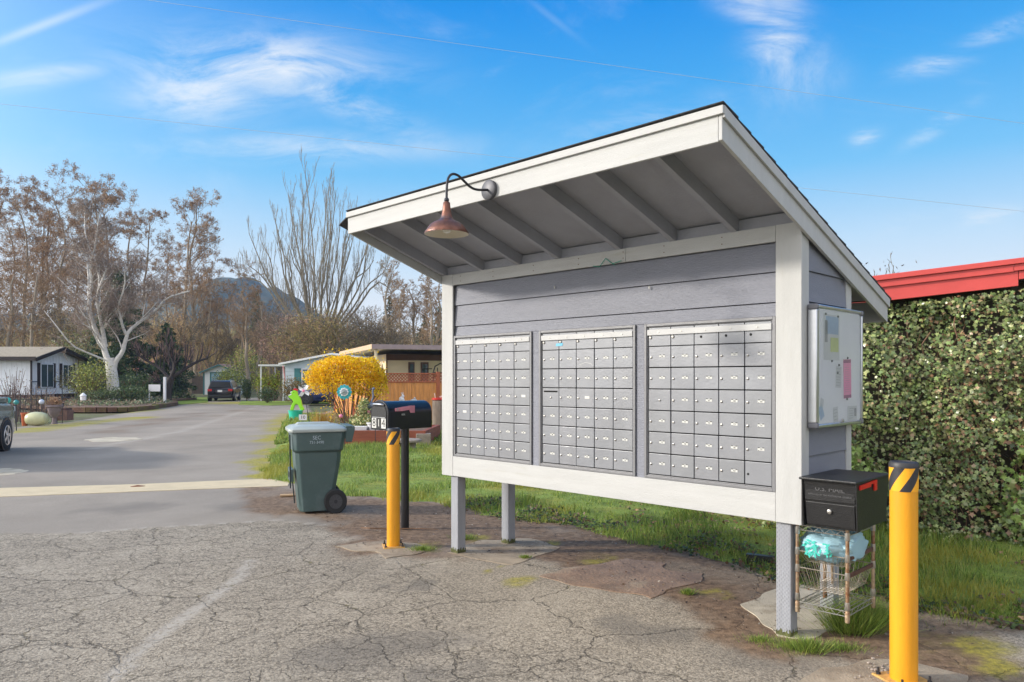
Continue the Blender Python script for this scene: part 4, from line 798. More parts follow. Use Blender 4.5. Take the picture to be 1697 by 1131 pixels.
b = MB(); b.prism([(-.13, fz(-.13)+.100), (1.98, fz(1.98)+.100), (1.98, fz(1.98)+.165), (-.13, fz(-.13)+.165)], 1, -.222, -.201); b.prism([(1.984, fz(1.98)+.106), (WL, fz(WL)+.106), (WL, fz(WL)+.165), (1.984, fz(1.98)+.165)], 1, -.222, -.201); b.build('fascia_board', M_rf, ws, .003)
b = MB(); b.prism([(-.14, fz(-.14)+.166), (WL, fz(WL)+.166), (WL, fz(WL)+.215), (-.14, fz(-.14)+.215)], 1, -.245, -.15); b.build('roof_flashing', M_rf, ws, .004)
b = MB(); b.prism([(-.10, fz(-.1)+.02), (WL, fz(WL)+.02), (WL, fz(WL)+.16), (-.10, fz(-.1)+.16)], 1, -.149, 5.2); b.build('roof', M_shing, ws)
# ivy: leaves over the wall face (and the end of it)
IV = [(0, 0, 0), (.32, -.10, .03), (.26, .20, .05), (.62, .38, .02), (.28, .52, .04), (.0, 1.0, -.03), (-.28, .52, .04), (-.62, .38, .02), (-.26, .20, .05), (-.32, -.10, .03)]
IVf = [(0, 1, 2, 8, 9), (2, 3, 4, 6, 8)][:0]+[(0, 1, 2), (0, 8, 9), (0, 2, 8), (2, 3, 4), (8, 6, 7), (2, 4, 6), (2, 6, 8), (4, 5, 6)]
n = 48000; u = rng.random(n)*5.2-.15; v = rng.random(n)**.92*2.42-.05; bul = fbm(u*1.3, v*1.3, 4, 3); bu2 = fbm(u*5, v*5, 3, 9)
dep = .02+.26*ss(.3, .72, bul)+.20*ss(.35, .65, bu2)*ss(2.8, 1.2, v)+.10*ss(.8, 0, v); dep = dep*(.35+.65*rng.random(n)**.5)
keep = (v < 2.13+.088*u) & (rng.random(n) < .35+.65*ss(.28, .45, fbm(u*3.5, v*3.5, 3, 15))); u, v, dep, bul, bu2 = u[keep], v[keep], dep[keep], bul[keep], bu2[keep]; n = len(u)
nrm = np.array([wd_.y, -wd_.x]); Pw = np.stack([WA.x+wd_.x*u+nrm[0]*dep, WA.y+wd_.y*u+nrm[1]*dep, v], 1)
up = np.tile([[nrm[0], nrm[1], .55]], (n, 1)); Rm = rotm(n, up, .48)
# leaf tips hang down
z = Rm[:, :, 2]; dn = np.tile([[0, 0, -1.0]], (n, 1))+rng.normal(size=(n, 3))*.45; dn -= z*(dn*z).sum(1)[:, None]; dn /= np.linalg.norm(dn, axis=1)[:, None]; Rm = np.stack([np.cross(dn, z), dn, z], 2)
big = ss(.52, .7, fbm(u*.9+3, v*1.2, 3, 21)); sz = (.016+.030*rng.random(n)**1.5)*(1+.7*big)
col = pick(n, [(.19, .27, .08), (.11, .17, .055), (.27, .33, .11), (.37, .39, .16), (.14, .20, .07), (.25, .26, .12)], .25); gr = (big*(rng.random(n) < .7))[:, None]; col = col*(1-gr)+np.array([[.32, .47, .11]])*gr*(.8+.4*rng.random((n, 1)))
br = (rng.random(n) < .05+.12*ss(.5, .7, fbm(u*2, v*2, 3, 33)))[:, None]; col = np.where(br, pick(n, [(.34, .19, .10), (.24, .13, .07), (.40, .28, .16)]), col)
M_ivy = mat('ivy_leaf', (0, 0, 0), .30, .12, 30, attr=True, trans=.12, spec=.6)
iv = thing('climbing_ivy', 'dense green ivy covering the whole wall below the red roof edge', 'ivy', WA)
Pw[:, :2] -= np.array([[WA.x, WA.y]])
scatter('leaves', Pw, Rm, sz, IV, IVf, M_ivy, col, iv)
b = MB(); random.seed(11)
for i in range(150):
    uu = random.random()*5; vv = random.random()*1.4; pts = []; d_ = .05+.12*random.random()
    for k in range(9):
        pts.append((wd_.x*uu+nrm[0]*d_, wd_.y*uu+nrm[1]*d_, vv)); vv += .07+.06*random.random(); uu += random.uniform(-.05, .07); d_ = max(.03, min(.26, d_+random.uniform(-.035, .04)))
        if vv > 2.3: break
    b.tube(pts, .0035+.003*random.random(), 4)
b.build('stems', mat('ivy_stem', (.24, .14, .085), .8, .3, 30), iv)
# ------------------------------------------------------------------ overhead wires
M_wire = mat('wire_light', (.50, .50, .52), .4, .05, 1)
def wire(p0, p1, sag, r, lab):
    b = MB(); a_, c_ = Vector(p0), Vector(p1); b.tube([a_.lerp(c_, k/40)+Vector((0, 0, -sag*4*(k/40)*(1-k/40))) for k in range(41)], r, 5)
    b.build('overhead_wire', M_wire, label=lab, cat='wire', smooth=True)
wire(pt(-500, 120, 26), pt(1900, 372, 26), .0, .0055, 'thin overhead wire crossing the sky low behind the kiosk roof')
wire(pt(100, -20, 24), pt(2300, 290, 24), .0, .005, 'thin overhead wire high in the sky above the kiosk roof')
# ------------------------------------------------------------------ cedar fence
M_ced = mat('cedar_board', (.60, .25, .075), .65, .28, 2.2, .3, 40, streak=(7, 7, .9), dirt=((.22, .075, .025), 4, .64, .6)); M_cedr = mat('stained_cedar_rail', (.36, .10, .045), .6, .15, 4, streak=(3, 3, 1))
fa = R(21)
fc = Vector((-4.67, 24, 0))
def fence_run(loc, rz_, n_pan, lat, lab, pw=2.35, board=.14, H=1.69):
    t_ = thing('cedar_fence', lab, 'fence', loc, rz_, 'cedar fences round the cream house')
    lz_ = H-.32 if lat else H-.06
    for i in range(n_pan+1):
        b = MB(); b.box(i*pw-.055, i*pw+.055, -.055, .055, 0, H+.04); b.build('post', M_cedr, t_, .006)
    for i in range(n_pan):
        x0, x1 = i*pw+.056, (i+1)*pw-.056; nb_ = int((x1-x0)/board)
        for k in range(nb_):
            xa = x0+(x1-x0)*k/nb_; b = MB(); j = random.uniform(-.004, .004); b.box(xa, xa+(x1-x0)/nb_-.006, -.01+j, .01+j, .05, lz_); b.build('board', M_ced, t_, .002)
        for z0, z1 in ((lz_, lz_+.05), (H-.045, H)) if lat else ((H-.06, H),):
            b = MB(); b.box(x0, x1, -.035, .035, z0, z1); b.build('rail', M_cedr, t_, .004)
        if lat:
            b = MB(); s = .105; za, zb_ = lz_+.05, H-.045; hh = zb_-za; k = -hh
            while k < x1-x0:
                for sg in (1, -1):
                    a0 = k; a1 = k+hh; lo = max(a0, 0); hi = min(a1, x1-x0)
                    if hi <= lo+.01: continue
                    zl = za+(lo-a0) if sg > 0 else zb_-(lo-a0); zh = za+(hi-a0) if sg > 0 else zb_-(hi-a0)
                    p, q = Vector((x0+lo, 0, zl)), Vector((x0+hi, 0, zh)); nn = Vector((-(q-p).z, 0, (q-p).x)).normalized()*.016; y = .006*sg
                    b.add([p+nn+Vector((0, y-.004, 0)), q+nn+Vector((0, y-.004, 0)), q-nn+Vector((0, y-.004, 0)), p-nn+Vector((0, y-.004, 0)), p+nn+Vector((0, y+.004, 0)), q+nn+Vector((0, y+.004, 0)), q-nn+Vector((0, y+.004, 0)), p-nn+Vector((0, y+.004, 0))], [(0, 1, 2, 3)[::-1], (4, 5, 6, 7), (0, 1, 5, 4), (2, 3, 7, 6)])
                k += s
            b.build('lattice', M_cedr, t_)
    return t_
fence_run(fc, fa, 3, True, 'cedar fence with a lattice top facing the lawn behind the black mailbox', 2.36)
fence_run(fc+Vector((-.03, .12, 0)), fa+R(90), 3, False, 'sunlit cedar fence without lattice running back behind the yellow bush', 2.45)
# ------------------------------------------------------------------ cream house with a deep roof
M_cream = mat('cream_siding', (.74, .64, .46), .6, .06, 2, .1, 30); M_brtr = mat('brown_trim', (.11, .055, .040), .6, .15, 5); M_glass = mat('window_glass', (.06, .09, .10), .08, .2, 1.5, spec=.8); M_roofm = mat('pale_metal_roof', (.42, .40, .40), .45, .1, 3)
hc = thing('cream_house', 'cream house with a deep flat roof and brown trim behind the cedar fence', 'house', (-5.25, 28, 0), fa)
b = MB(); b.box(.0, 9, .0, 8.5, 2.66, 2.72); b.build('roof', M_roofm, hc)
b = MB(); b.box(-.02, 9.02, -.03, -.002, 2.62, 2.80); b.build('fascia', mat('mauve_fascia', (.33, .26, .27), .5, .1, 4), hc); b = MB(); b.box(-.03, -.002, -.03, 8.5, 2.62, 2.80); b.build('fascia', mat('tan_fascia', (.62, .45, .30), .5, .1, 4), hc)
b = MB(); b.box(.95, 9, 2.0, 8.4, 0, 2.50); b.build('wall', M_cream, hc); b = MB(); b.box(.93, 9, 1.95, 1.998, 2.25, 2.5); b.build('brown_band', M_brtr, hc)
b = MB(); b.box(.91, .97, 1.92, 1.948, 0, 2.5); b.build('corner_trim', M_brtr, hc)
for x0, x1, dk in ((1.84, 2.09, 1), (2.36, 2.68, 0), (4.6, 5.6, 0)):
    b = MB(); b.box(x0, x1, 1.94, 1.997, .6, 2.18); fr2 = b.build('window', M_brtr, hc); b = MB(); b.box(x0+.05, x1-.05, 1.925, 1.938, .7, 2.1); b.build('pane', M_glass, fr2)
for x in (.12, 2.9, 6.0):
    b = MB(); b.box(x, x+.09, .1, .19, 0, 2.659); b.build('roof_post', M_cream, hc)
tg_ = thing('garden_trellis', 'dark metal arch ornament standing behind the lattice fence', 'trellis', (0, 0, 0), fa); tg_.location = Vector((-5.25, 28, 0))+Matrix.Rotation(fa, 3, 'Z') @ Vector((2.95, 1.1, 0))
b = MB(); b.tube([(-.3, 0, 0), (-.3, 0, 1.75), (-.22, 0, 2.0), (0, 0, 2.12), (.22, 0, 2.0), (.3, 0, 1.75), (.3, 0, 0)], .025, 6)
for z in (1.2, 1.6, 1.75): b.tube([(-.3, 0, z), (.3, 0, z)], .02, 6)
for x in (-.12, .12): b.tube([(x, 0, 0), (x, 0, 1.95)], .018, 6)
b.tube([(-.75, 0, 0), (-.75, 0, 1.85), (-.70, 0, 1.9), (-.35, 0, 1.9)], .02, 6); b.build('arch', M_dkm, tg_)
# ------------------------------------------------------------------ forsythia and raised bed
def bark(nm, c): return mat(nm, c, .85, .3, 5, .6, 20, streak=(3, 3, .7))
M_fb = bark('shrub_bark', (.16, .10, .055)); M_fl = mat('forsythia_flower', (0, 0, 0), .5, .1, 3, attr=True, trans=.5)
fo = thing('forsythia_bush', 'bright yellow forsythia clipped into a rounded cushion in front of the cedar fence', 'bush', (-4.15, 19.0, 0))
b = MB(); random.seed(3)
for i in range(34):
    a = random.random()*6.28; r0 = random.random()*.12; r1 = .25+random.random()*.65; k_ = .5+.4*random.random()
    b.tube(smooth([(math.cos(a)*r0, math.sin(a)*r0, 0), (math.cos(a)*(r0+.3*r1), math.sin(a)*(r0+.3*r1)*.8, .55), (math.cos(a)*r1, math.sin(a)*r1*.8, 1.2), (math.cos(a+.2)*r1*1.05, math.sin(a+.2)*r1*.8, 1.6+.35*random.random())], 1), [.018, .014, .011, .008, .006, .005, .004, .003][:8] if False else .011, 5)
b.build('stems', M_fb, fo)
n = 26000; d = rng.normal(size=(n, 3)); d /= np.linalg.norm(d, axis=1)[:, None]; r = .55+.45*rng.random(n)**.4; sq = np.abs(d)**4; s_ = (sq.sum(1))**-.25
P = d*(s_*r)[:, None]*np.array([[.98, .74, .47]]); lump = 1+.20*(fbm(P[:, 0]*4+9, P[:, 2]*4+P[:, 1]*2, 3, 2)-.5)*2.6; P = P*lump[:, None]; P[:, 2] += 1.60-.18*(np.abs(P[:, 0])/.9)**2
dip = rng.random(n) < .13; P[dip, 2] -= .75*rng.random(dip.sum())**1.5; P[dip, 0] *= .60
shoot = rng.random(n) < .02; P[shoot] *= 1.10
under = ss(0, -.8, (P[:, 2]-1.6)/.47); kk = rng.random(n) > under*.75; P = P[kk]; n = len(P)
FL = [(0, -.2, 0), (.5, .3, .12), (0, 1, 0), (-.5, .3, .12)]
scatter('blossom', P, rotm(n, None), .026+.022*rng.random(n), FL, LEAFf, M_fl, pick(n, [(.97, .68, .012), (.95, .60, .01), (.98, .74, .03), (.90, .50, .01), (.60, .33, .01)], .1), fo)
M_tim = mat('red_stained_timber', (.24, .062, .032), .7, .2, 3, .4, 30, streak=(.5, 2, 5)); M_bed = mat('bed_soil', (.16, .10, .07), .95, .4, 12, .8, 40)
rb = thing('raised_bed', 'long raised garden bed edged with red stained timber on the lawn', 'planter', (-3.74, 16.4, 0), R(-3))
for nm, q in (('timber', (0, 1.85, -.0, .10, 0, .19)), ('timber', (0, 1.85, .004, .096, .192, .36)), ('timber', (0, .1, .101, 2.2, 0, .36)), ('timber', (1.75, 1.85, .101, 2.2, 0, .36)), ('timber', (.101, 1.749, 2.1, 2.2, 0, .36))):
    b = MB(); b.box(*q); b.build(nm, M_tim, rb, .006)
b = MB(); b.box(.101, 1.749, .101, 2.099, .05, .30); b.build('soil', M_bed, rb)
patch('gravel_bed', ragged(P2([(500, 712), (560, 722), (600, 700), (610, 690), (545, 684), (512, 690)]), .3, 5), .055, mat('pinkish_gravel', (.27, .19, .155), .95, .35, 40, .8, 60))
M_stone = mat('grey_brown_stone', (.27, .22, .18), .85, .25, 8, .5, 40)
b = MB(); b.box(-.16, .16, -.14, .14, 0, .30); q = at(703, 741); b.M = Matrix.Identity(4); o = b.build('stone_block', M_stone, bevel=.015, label='short square stone block at the right end of the red timber bed', cat='stone block'); o.location = at(702, 741); o.rotation_euler.z = .1
bb = thing('stone_bench', 'low oval stone slab on two feet on the grass right of the black mailbox post', 'bench', at(672, 748)); b = MB(); b.lathe([(.30, .19), (.33, .20), (.33, .24), (.30, .25)], n=24); b.build('slab', M_stone, bb); b = MB(); b.box(-.2, -.1, -.1, .1, 0, .19); b.build('leg', M_stone, bb); b = MB(); b.box(.1, .2, -.1, .1, 0, .19); b.build('leg', M_stone, bb)
def leafball(nm, P, s, pal, parent, m=M_leafy, shape=LEAF, f=LEAFf, up=None, spread=1, jit=.18): return scatter(nm, P, rotm(len(P), up, spread), s*(.7+.6*rng.random(len(P))), shape, f, m, pick(len(P), pal, jit), parent)
def ellip(n, rx, ry, rz_, c=(0, 0, 0), shell=.5):
    d = rng.normal(size=(n, 3)); d /= np.linalg.norm(d, axis=1)[:, None]; r = shell+(1-shell)*rng.random(n)
    l_ = 1+.5*(fbm(d[:, 0]*2+d[:, 1]+7, d[:, 2]*2+5, 3, int(rx*10)+3)-.5)*2*.6
    return d*(r*l_)[:, None]*np.array([[rx, ry, rz_]])+np.array([c])
vp = thing('variegated_shrub', 'small cream and green shrub in the raised bed under the yellow bush', 'shrub', (-3.35, 17.0, .3))
b = MB(); [b.tube([(0, 0, 0), (math.cos(a)*.12, math.sin(a)*.1, .3), (math.cos(a)*.25, math.sin(a)*.2, .5)], .008, 4) for a in np.arange(0, 6.2, .8)]; b.build('stems', M_fb, vp)
leafball('leaves', np.vstack([ellip(1500, .36, .3, .22, (0, 0, .22)), ellip(700, .16, .15, .25, (-.02, 0, .52))]), .05, [(.62, .58, .28), (.25, .32, .10), (.70, .66, .40), (.12, .20, .06), (.45, .45, .18)], vp)
# dry ornamental grass
og = thing('ornamental_grass', 'tuft of dry orange sword leaves left of the pinwheel flower', 'grass plant', at(536, 722)); n = 260
a = rng.random(n)*6.28; ln = np.stack([np.cos(a)*.75*rng.random(n), np.sin(a)*.75*rng.random(n), np.ones(n)], 1); ln /= np.linalg.norm(ln, axis=1)[:, None]; x = np.stack([-np.sin(a), np.cos(a), 0*a], 1)
Rm = np.stack([x, np.cross(ln, x), ln], 2); hh = .35+.45*rng.random(n)
scatter('sword_leaves', np.stack([.1*np.cos(a), .1*np.sin(a), 0*a], 1), Rm, np.stack([0*hh+.022, hh*.35, hh], 1), BL, BLf, M_blade, pick(n, [(.55, .30, .05), (.42, .22, .04), (.62, .42, .10), (.35, .25, .06)]), og)
tw = thing('dry_perennial', 'low patch of dry pinkish twigs behind the green bin lid', 'shrub', at(560, 708)); leafball('twigs', ellip(1500, .65, .5, .28, (0, 0, .18)), .07, [(.30, .20, .15), (.36, .26, .18), (.22, .15, .11)], tw, shape=[(-.06, 0, 0), (.06, 0, 0), (.06, 1, 0), (-.06, 1, 0)])
# garden ornaments
M_pinkb = mat('pink_globe', (.80, .22, .36), .3, .05, 4); M_teal = mat('teal_enamel', (.03, .36, .42), .4, .1, 8); M_wht = mat('white_plastic', (.78, .78, .80), .45, .04, 6)
def stake(nm, px, py_top, D, lab, cat, fn, group=None, r=.008, lean=0):
    p = pt(px, py_top, D); t_ = thing(nm, lab, cat, (p.x, p.y, 0), 0, group); b = MB(); b.tube([(-lean, 0, 0), (0, .0, p.z)], r, 6); b.build('stake', M_dkm, t_); fn(t_, p.z); return t_
def pinw(t_, z):
    b = MB(); b.lathe([(.02, -.03), (.130, -.02), (.130, .0), (.02, .01)], (0, 0, z), 24, 'Y')
    for k in range(12): a = k*math.pi/6; b.lathe([(.02, -.022), (.035, -.018), (.02, -.004)], (.122*math.cos(a), 0, z+.122*math.sin(a)), 8, 'Y')
    b.build('outer_petals', M_teal, t_, smooth=True); b = MB(); b.lathe([(.02, -.045), (.085, -.034), (.085, -.031)], (0, 0, z), 20, 'Y')
    for k in range(9): a = k*2*math.pi/9; b.ball((.078*math.cos(a), -.036, z+.078*math.sin(a)), .021, 8, .5)
    b.build('inner_petals', M_wht, t_, smooth=True); b = MB(); b.lathe([(.055, -.06), (.06, -.046)], (0, 0, z), 14, 'Y'); b.tube([(-.06, -.06, z-.03), (0, -.065, z+.02), (.06, -.06, z-.02)], .012, 5); b.build('centre', mat('grey_centre', (.30, .34, .36), .4), t_)
stake('flower_spinner', 571, 650, 15.2, 'teal and white flower spinner on a thin stake in front of the yellow bush', 'garden spinner', pinw)
def pwh(t_, z):
    b = MB()
    for k in range(4):
        a = k*math.pi/2+.5; c, s = math.cos(a), math.sin(a)
        def q(u, v, y): return (u*c-v*s, y, z+u*s+v*c)
        b.add([q(0, 0, -.02), q(.06, -.01, -.03), q(.15, .045, -.05), q(.10, .085, -.01), q(.03, .06, -.02), q(0, 0, -.012), q(.06, -.01, -.022), q(.15, .045, -.042), q(.10, .085, -.002), q(.03, .06, -.012)], [(0, 1, 2, 3, 4), (9, 8, 7, 6, 5), (0, 5, 6, 1), (1, 6, 7, 2), (2, 7, 8, 3), (3, 8, 9, 4)])
    b.build('vanes', M_wht, t_); b = MB(); b.ball((0, -.05, z), .03, 8); b.build('hub', M_pinkb, t_)
stake('pinwheel', 504, 648, 16.5, 'white four vaned pinwheel on a leaning stake beside the lime green sign', 'pinwheel', pwh, lean=-.2)
for i, (px, py, D, lb) in enumerate(((565, 690, 16.0, 'pink globe ornament left of the teal flower spinner stake'), (611, 683, 17, 'pink globe ornament right of the cream shrub'), (508, 704, 14.5, 'pink globe ornament lowest by the small number plaque'), (622, 701, 16.3, 'pink globe ornament half behind the number tiles of the black mailbox'))):
    stake('pink_globe', px, py, D, lb, 'garden ornament', lambda t_, z: MB().ball((0, 0, z), .042 if i != 2 else .055, 12).build('globe', M_pinkb, t_, smooth=True), 'pink globe ornaments')
pq = thing('number_plaque', 'small white plaque with black numbers standing left of the raised bed', 'sign', at(503, 728)+Vector((0, 0, 0)), R(15)); b = MB(); z = pt(503, 691, 18.3).z; pq.location = Vector(((502-848.5)*14.6/F, 14.6, 0)); z = CH+(HZ-692)*14.6/F
b.box(-.075, .075, -.01, .01, z-.055, z+.055); b.mi = 1; text(b, '10', .095, T(0, -.0115, z) @ FRONT, .001); b.build('plaque', [M_wht, M_black], pq, 0); b = MB(); b.tube([(0, .0, 0), (0, .0, z-.071)], .008, 6); b.build('stake', M_dkm, pq)
M_pot = mat('white_glazed_pot', (.66, .66, .68), .35, .06, 6); M_terra = mat('terracotta', (.48, .17, .07), .75, .15, 8)
def pot(loc, r, h, m, lab, group=None, prof=None, cat='pot', extra=None):
    t_ = thing('flower_pot', lab, cat, loc, 0, group); b = MB(); b.lathe(prof or [(r*.68, 0), (r*.95, h*.86), (r*1.06, h*.87), (r*1.06, h), (r*.9, h), (r*.86, h*.8), (.01, h*.78)], n=24, cap=True); b.build('pot_body', m, t_, smooth=45)
    if extra: extra(t_, h)
    return t_
pp = pt(620, 716, 16.7); pot((pp.x, pp.y, .30), .16, .22, M_pot, 'white pot in the raised bed behind the far yellow bollard')
pp = pt(640, 722, 16.6); pot((pp.x+.04, pp.y, .30), .13, .10, M_pot, 'shallow white dish at the right end of the raised bed')
b = MB(); b.frustum((-.19, .19, -.11, .11), (-.21, .21, -.13, .13), 0, .14); o = b.build('planter_box', M_wht, bevel=.008, label='white rectangular planter box on the front edge of the raised bed', cat='planter'); pp = pt(594, 722, 16.65); o.location = (pp.x, pp.y, .30)
# solar lamps, heron, bunny, stumps
def sol(t_, z): MB().lathe([(.04, -.10), (.07, -.02), (.085, .0), (.08, .03), (.01, .05)], (0, 0, z), 12).build('lamp_head', mat('blue_grey_metal', (.14, .17, .24), .4, .1, 9, metal=.4), t_, smooth=True)
stake('solar_lamp', 604, 668, 17.4, 'blue grey solar stake lamp right of the cream shrub', 'solar lamp', sol)
def heron(t_, z):
    m_ = mat('blue_grey_metal', (.14, .17, .24), .4, .1, 9, metal=.4)
    MB().tube(smooth([(.0, 0, z-.25), (-.04, 0, z-.12), (.02, 0, z-.02), (.05, 0, z+.10), (.03, 0, z+.20), (.055, 0, z+.26)], 2), .02, 8).build('neck', m_, t_, smooth=True)
    b = MB(); b.M = T(.02, 0, z-.12) @ Matrix.Diagonal((1.5, .7, .9, 1)); b.ball((0, 0, 0), .085, 12); b.M = Matrix.Identity(4); b.ball((.06, 0, z+.27), .03, 8); b.tube([(.06, 0, z+.27), (-.06, 0, z+.25)], [.012, .002], 6); b.build('body', m_, t_, smooth=True)
    MB().tube(smooth([(.08, 0, z-.08), (.25, 0, z-.02), (.40, 0, z-.16)], 2), .008, 5).build('tail_wire', m_, t_)
stake('heron_ornament', 615, 664, 17.0, 'blue grey metal bird ornament behind the left end of the black mailbox', 'garden ornament', heron, r=.015)
M_stump = bark('stump_wood', (.20, .155, .125))
def stump(loc, r, h, lab):
    t_ = thing('tree_stump', lab, 'tree stump', loc, 0, 'tree stumps used as stands'); b = MB(); n_ = 22
    for j in range(5):
        for k in range(n_):
            a = 2*math.pi*k/n_; rr_ = r*(1+.10*mnoise.noise(Vector((math.cos(a)*3, math.sin(a)*3, j*.3)))+(.18 if j == 0 else 0)); b.v.append((rr_*math.cos(a), rr_*math.sin(a), h*j/4))
    for j in range(4):
        for k in range(n_): b.f.append((j*n_+k, j*n_+(k+1) % n_, (j+1)*n_+(k+1) % n_, (j+1)*n_+k)); b.m.append(0)
    b.f.append(tuple(range(4*n_, 5*n_))); b.m.append(0); b.build('trunk', M_stump, t_, smooth=True); return t_
q = pt(731, 708, 20.5); stump((q.x, q.y, 0), .24, CH+(HZ-664)*20.5/F, 'grey weathered stump beside the left post of the kiosk'); zt2 = CH+(HZ-664)*20.5/F
q2 = pt(672, 700, 19.5); zt3 = CH+(HZ-669)*19.5/F; stump((q2.x, q2.y, 0), .42, zt3, 'wide stump hidden behind the black mailbox carrying white figures')
rd = thing('red_dish', 'small red tray with pale pegs on the grey stump', 'tray', (q.x-.05, q.y-.02, zt2+.001)); b = MB(); b.lathe([(.16, 0), (.20, .02), (.20, .07), (.17, .07), (.16, .03), (.01, .03)], n=20); b.build('tray', mat('red_enamel', (.62, .03, .02), .4), rd, smooth=40)
b = MB(); b.tube([(-.1, 0, .03), (-.13, 0, .2)], .012, 6); b.tube([(.07, 0, .03), (.02, 0, .1), (.13, 0, .13)], .018, 6); b.build('figures', mat('pale_pink', (.75, .55, .5), .5), rd)
rb_ = thing('rabbit_ornament', 'small white rabbit figure above the black mailbox', 'garden ornament', (q2.x-.10, q2.y, zt3))
sk = MB(); sk.M = Matrix.Diagonal((1, .8, 1.2, 1)); sk.ball((0, 0, .085), .07, 12); sk.M = Matrix.Identity(4); sk.ball((.03, 0, .19), .042, 10); sk.tube([(.02, -.01, .21), (-.01, -.02, .29)], [.014, .006], 6); sk.tube([(.03, .01, .21), (.03, .02, .30)], [.014, .006], 6); sk.tube([(.05, 0, .1), (.09, 0, .02)], [.02, .012], 6); sk.build('rabbit_body', M_wht, rb_, smooth=True)
b = MB(); b.M = Matrix.Diagonal((1.5, 1, 1, 1)); b.ball((0, 0, .05), .07, 12); b.M = Matrix.Identity(4); b.ball((.02, 0, .13), .03, 8); o = b.build('dove_ornament', mat('pale_grey_stone', (.50, .50, .50), .6), smooth=True, label='small pale grey bird figure right of the white rabbit figure', cat='garden ornament'); o.location = (q2.x+.22, q2.y, zt3)
# lime green sign figure in a teal tub
M_lime = mat('lime_plastic', (.30, .75, .02), .4, .05, 6)
tb = thing('teal_tub', 'round teal plastic tub at the road edge holding the lime green sign', 'tub', at(490, 697), 0); b = MB(); b.lathe([(.20, 0), (.255, .33), (.27, .335), (.27, .36), (.24, .36), (.22, .1), (.01, .08)], n=28); b.build('tub_body', mat('teal_plastic', (.02, .52, .38), .4, .06, 6), tb, smooth=45)
kd = thing('caution_figure', 'lime green leaning child shaped warning sign with a red cap standing in the teal tub', 'sign', at(490, 697)+Vector((0, 0, .36)), 0)
S_ = 26.8/F
def gpt(zx, zy): return ((zx-600)/8.485*S_, (850-zy)/8.485*S_)      # figure traced at its real size, then given thickness
body = [(525, 850), (535, 800), (570, 725), (545, 695), (505, 665), (500, 640), (545, 625), (530, 605), (548, 590), (565, 572), (600, 568), (628, 585), (632, 625), (660, 665), (680, 710), (690, 770), (725, 835), (700, 852), (672, 845), (640, 775), (610, 750), (585, 780), (568, 850)]
b = MB(); b.prism([gpt(*p) for p in body], 1, -.05, .05); b.build('figure', M_lime, kd, .012)
b = MB(); b.prism([gpt(*p) for p in [(572, 566), (575, 545), (600, 540), (628, 555), (630, 578), (600, 567)]], 1, -.055, .055); b.build('cap', M_red, kd, .01)
b = MB(); b.box(*[gpt(572, 0)[0], gpt(582, 0)[0]], -.056, -.0505, gpt(0, 600)[1], gpt(0, 590)[1]); b.build('eye', M_black, kd); b = MB(); b.prism([gpt(*p) for p in [(503, 632), (548, 612), (548, 628), (506, 645)]], 1, -.056, -.051); b.build('mouth', M_wht, kd)
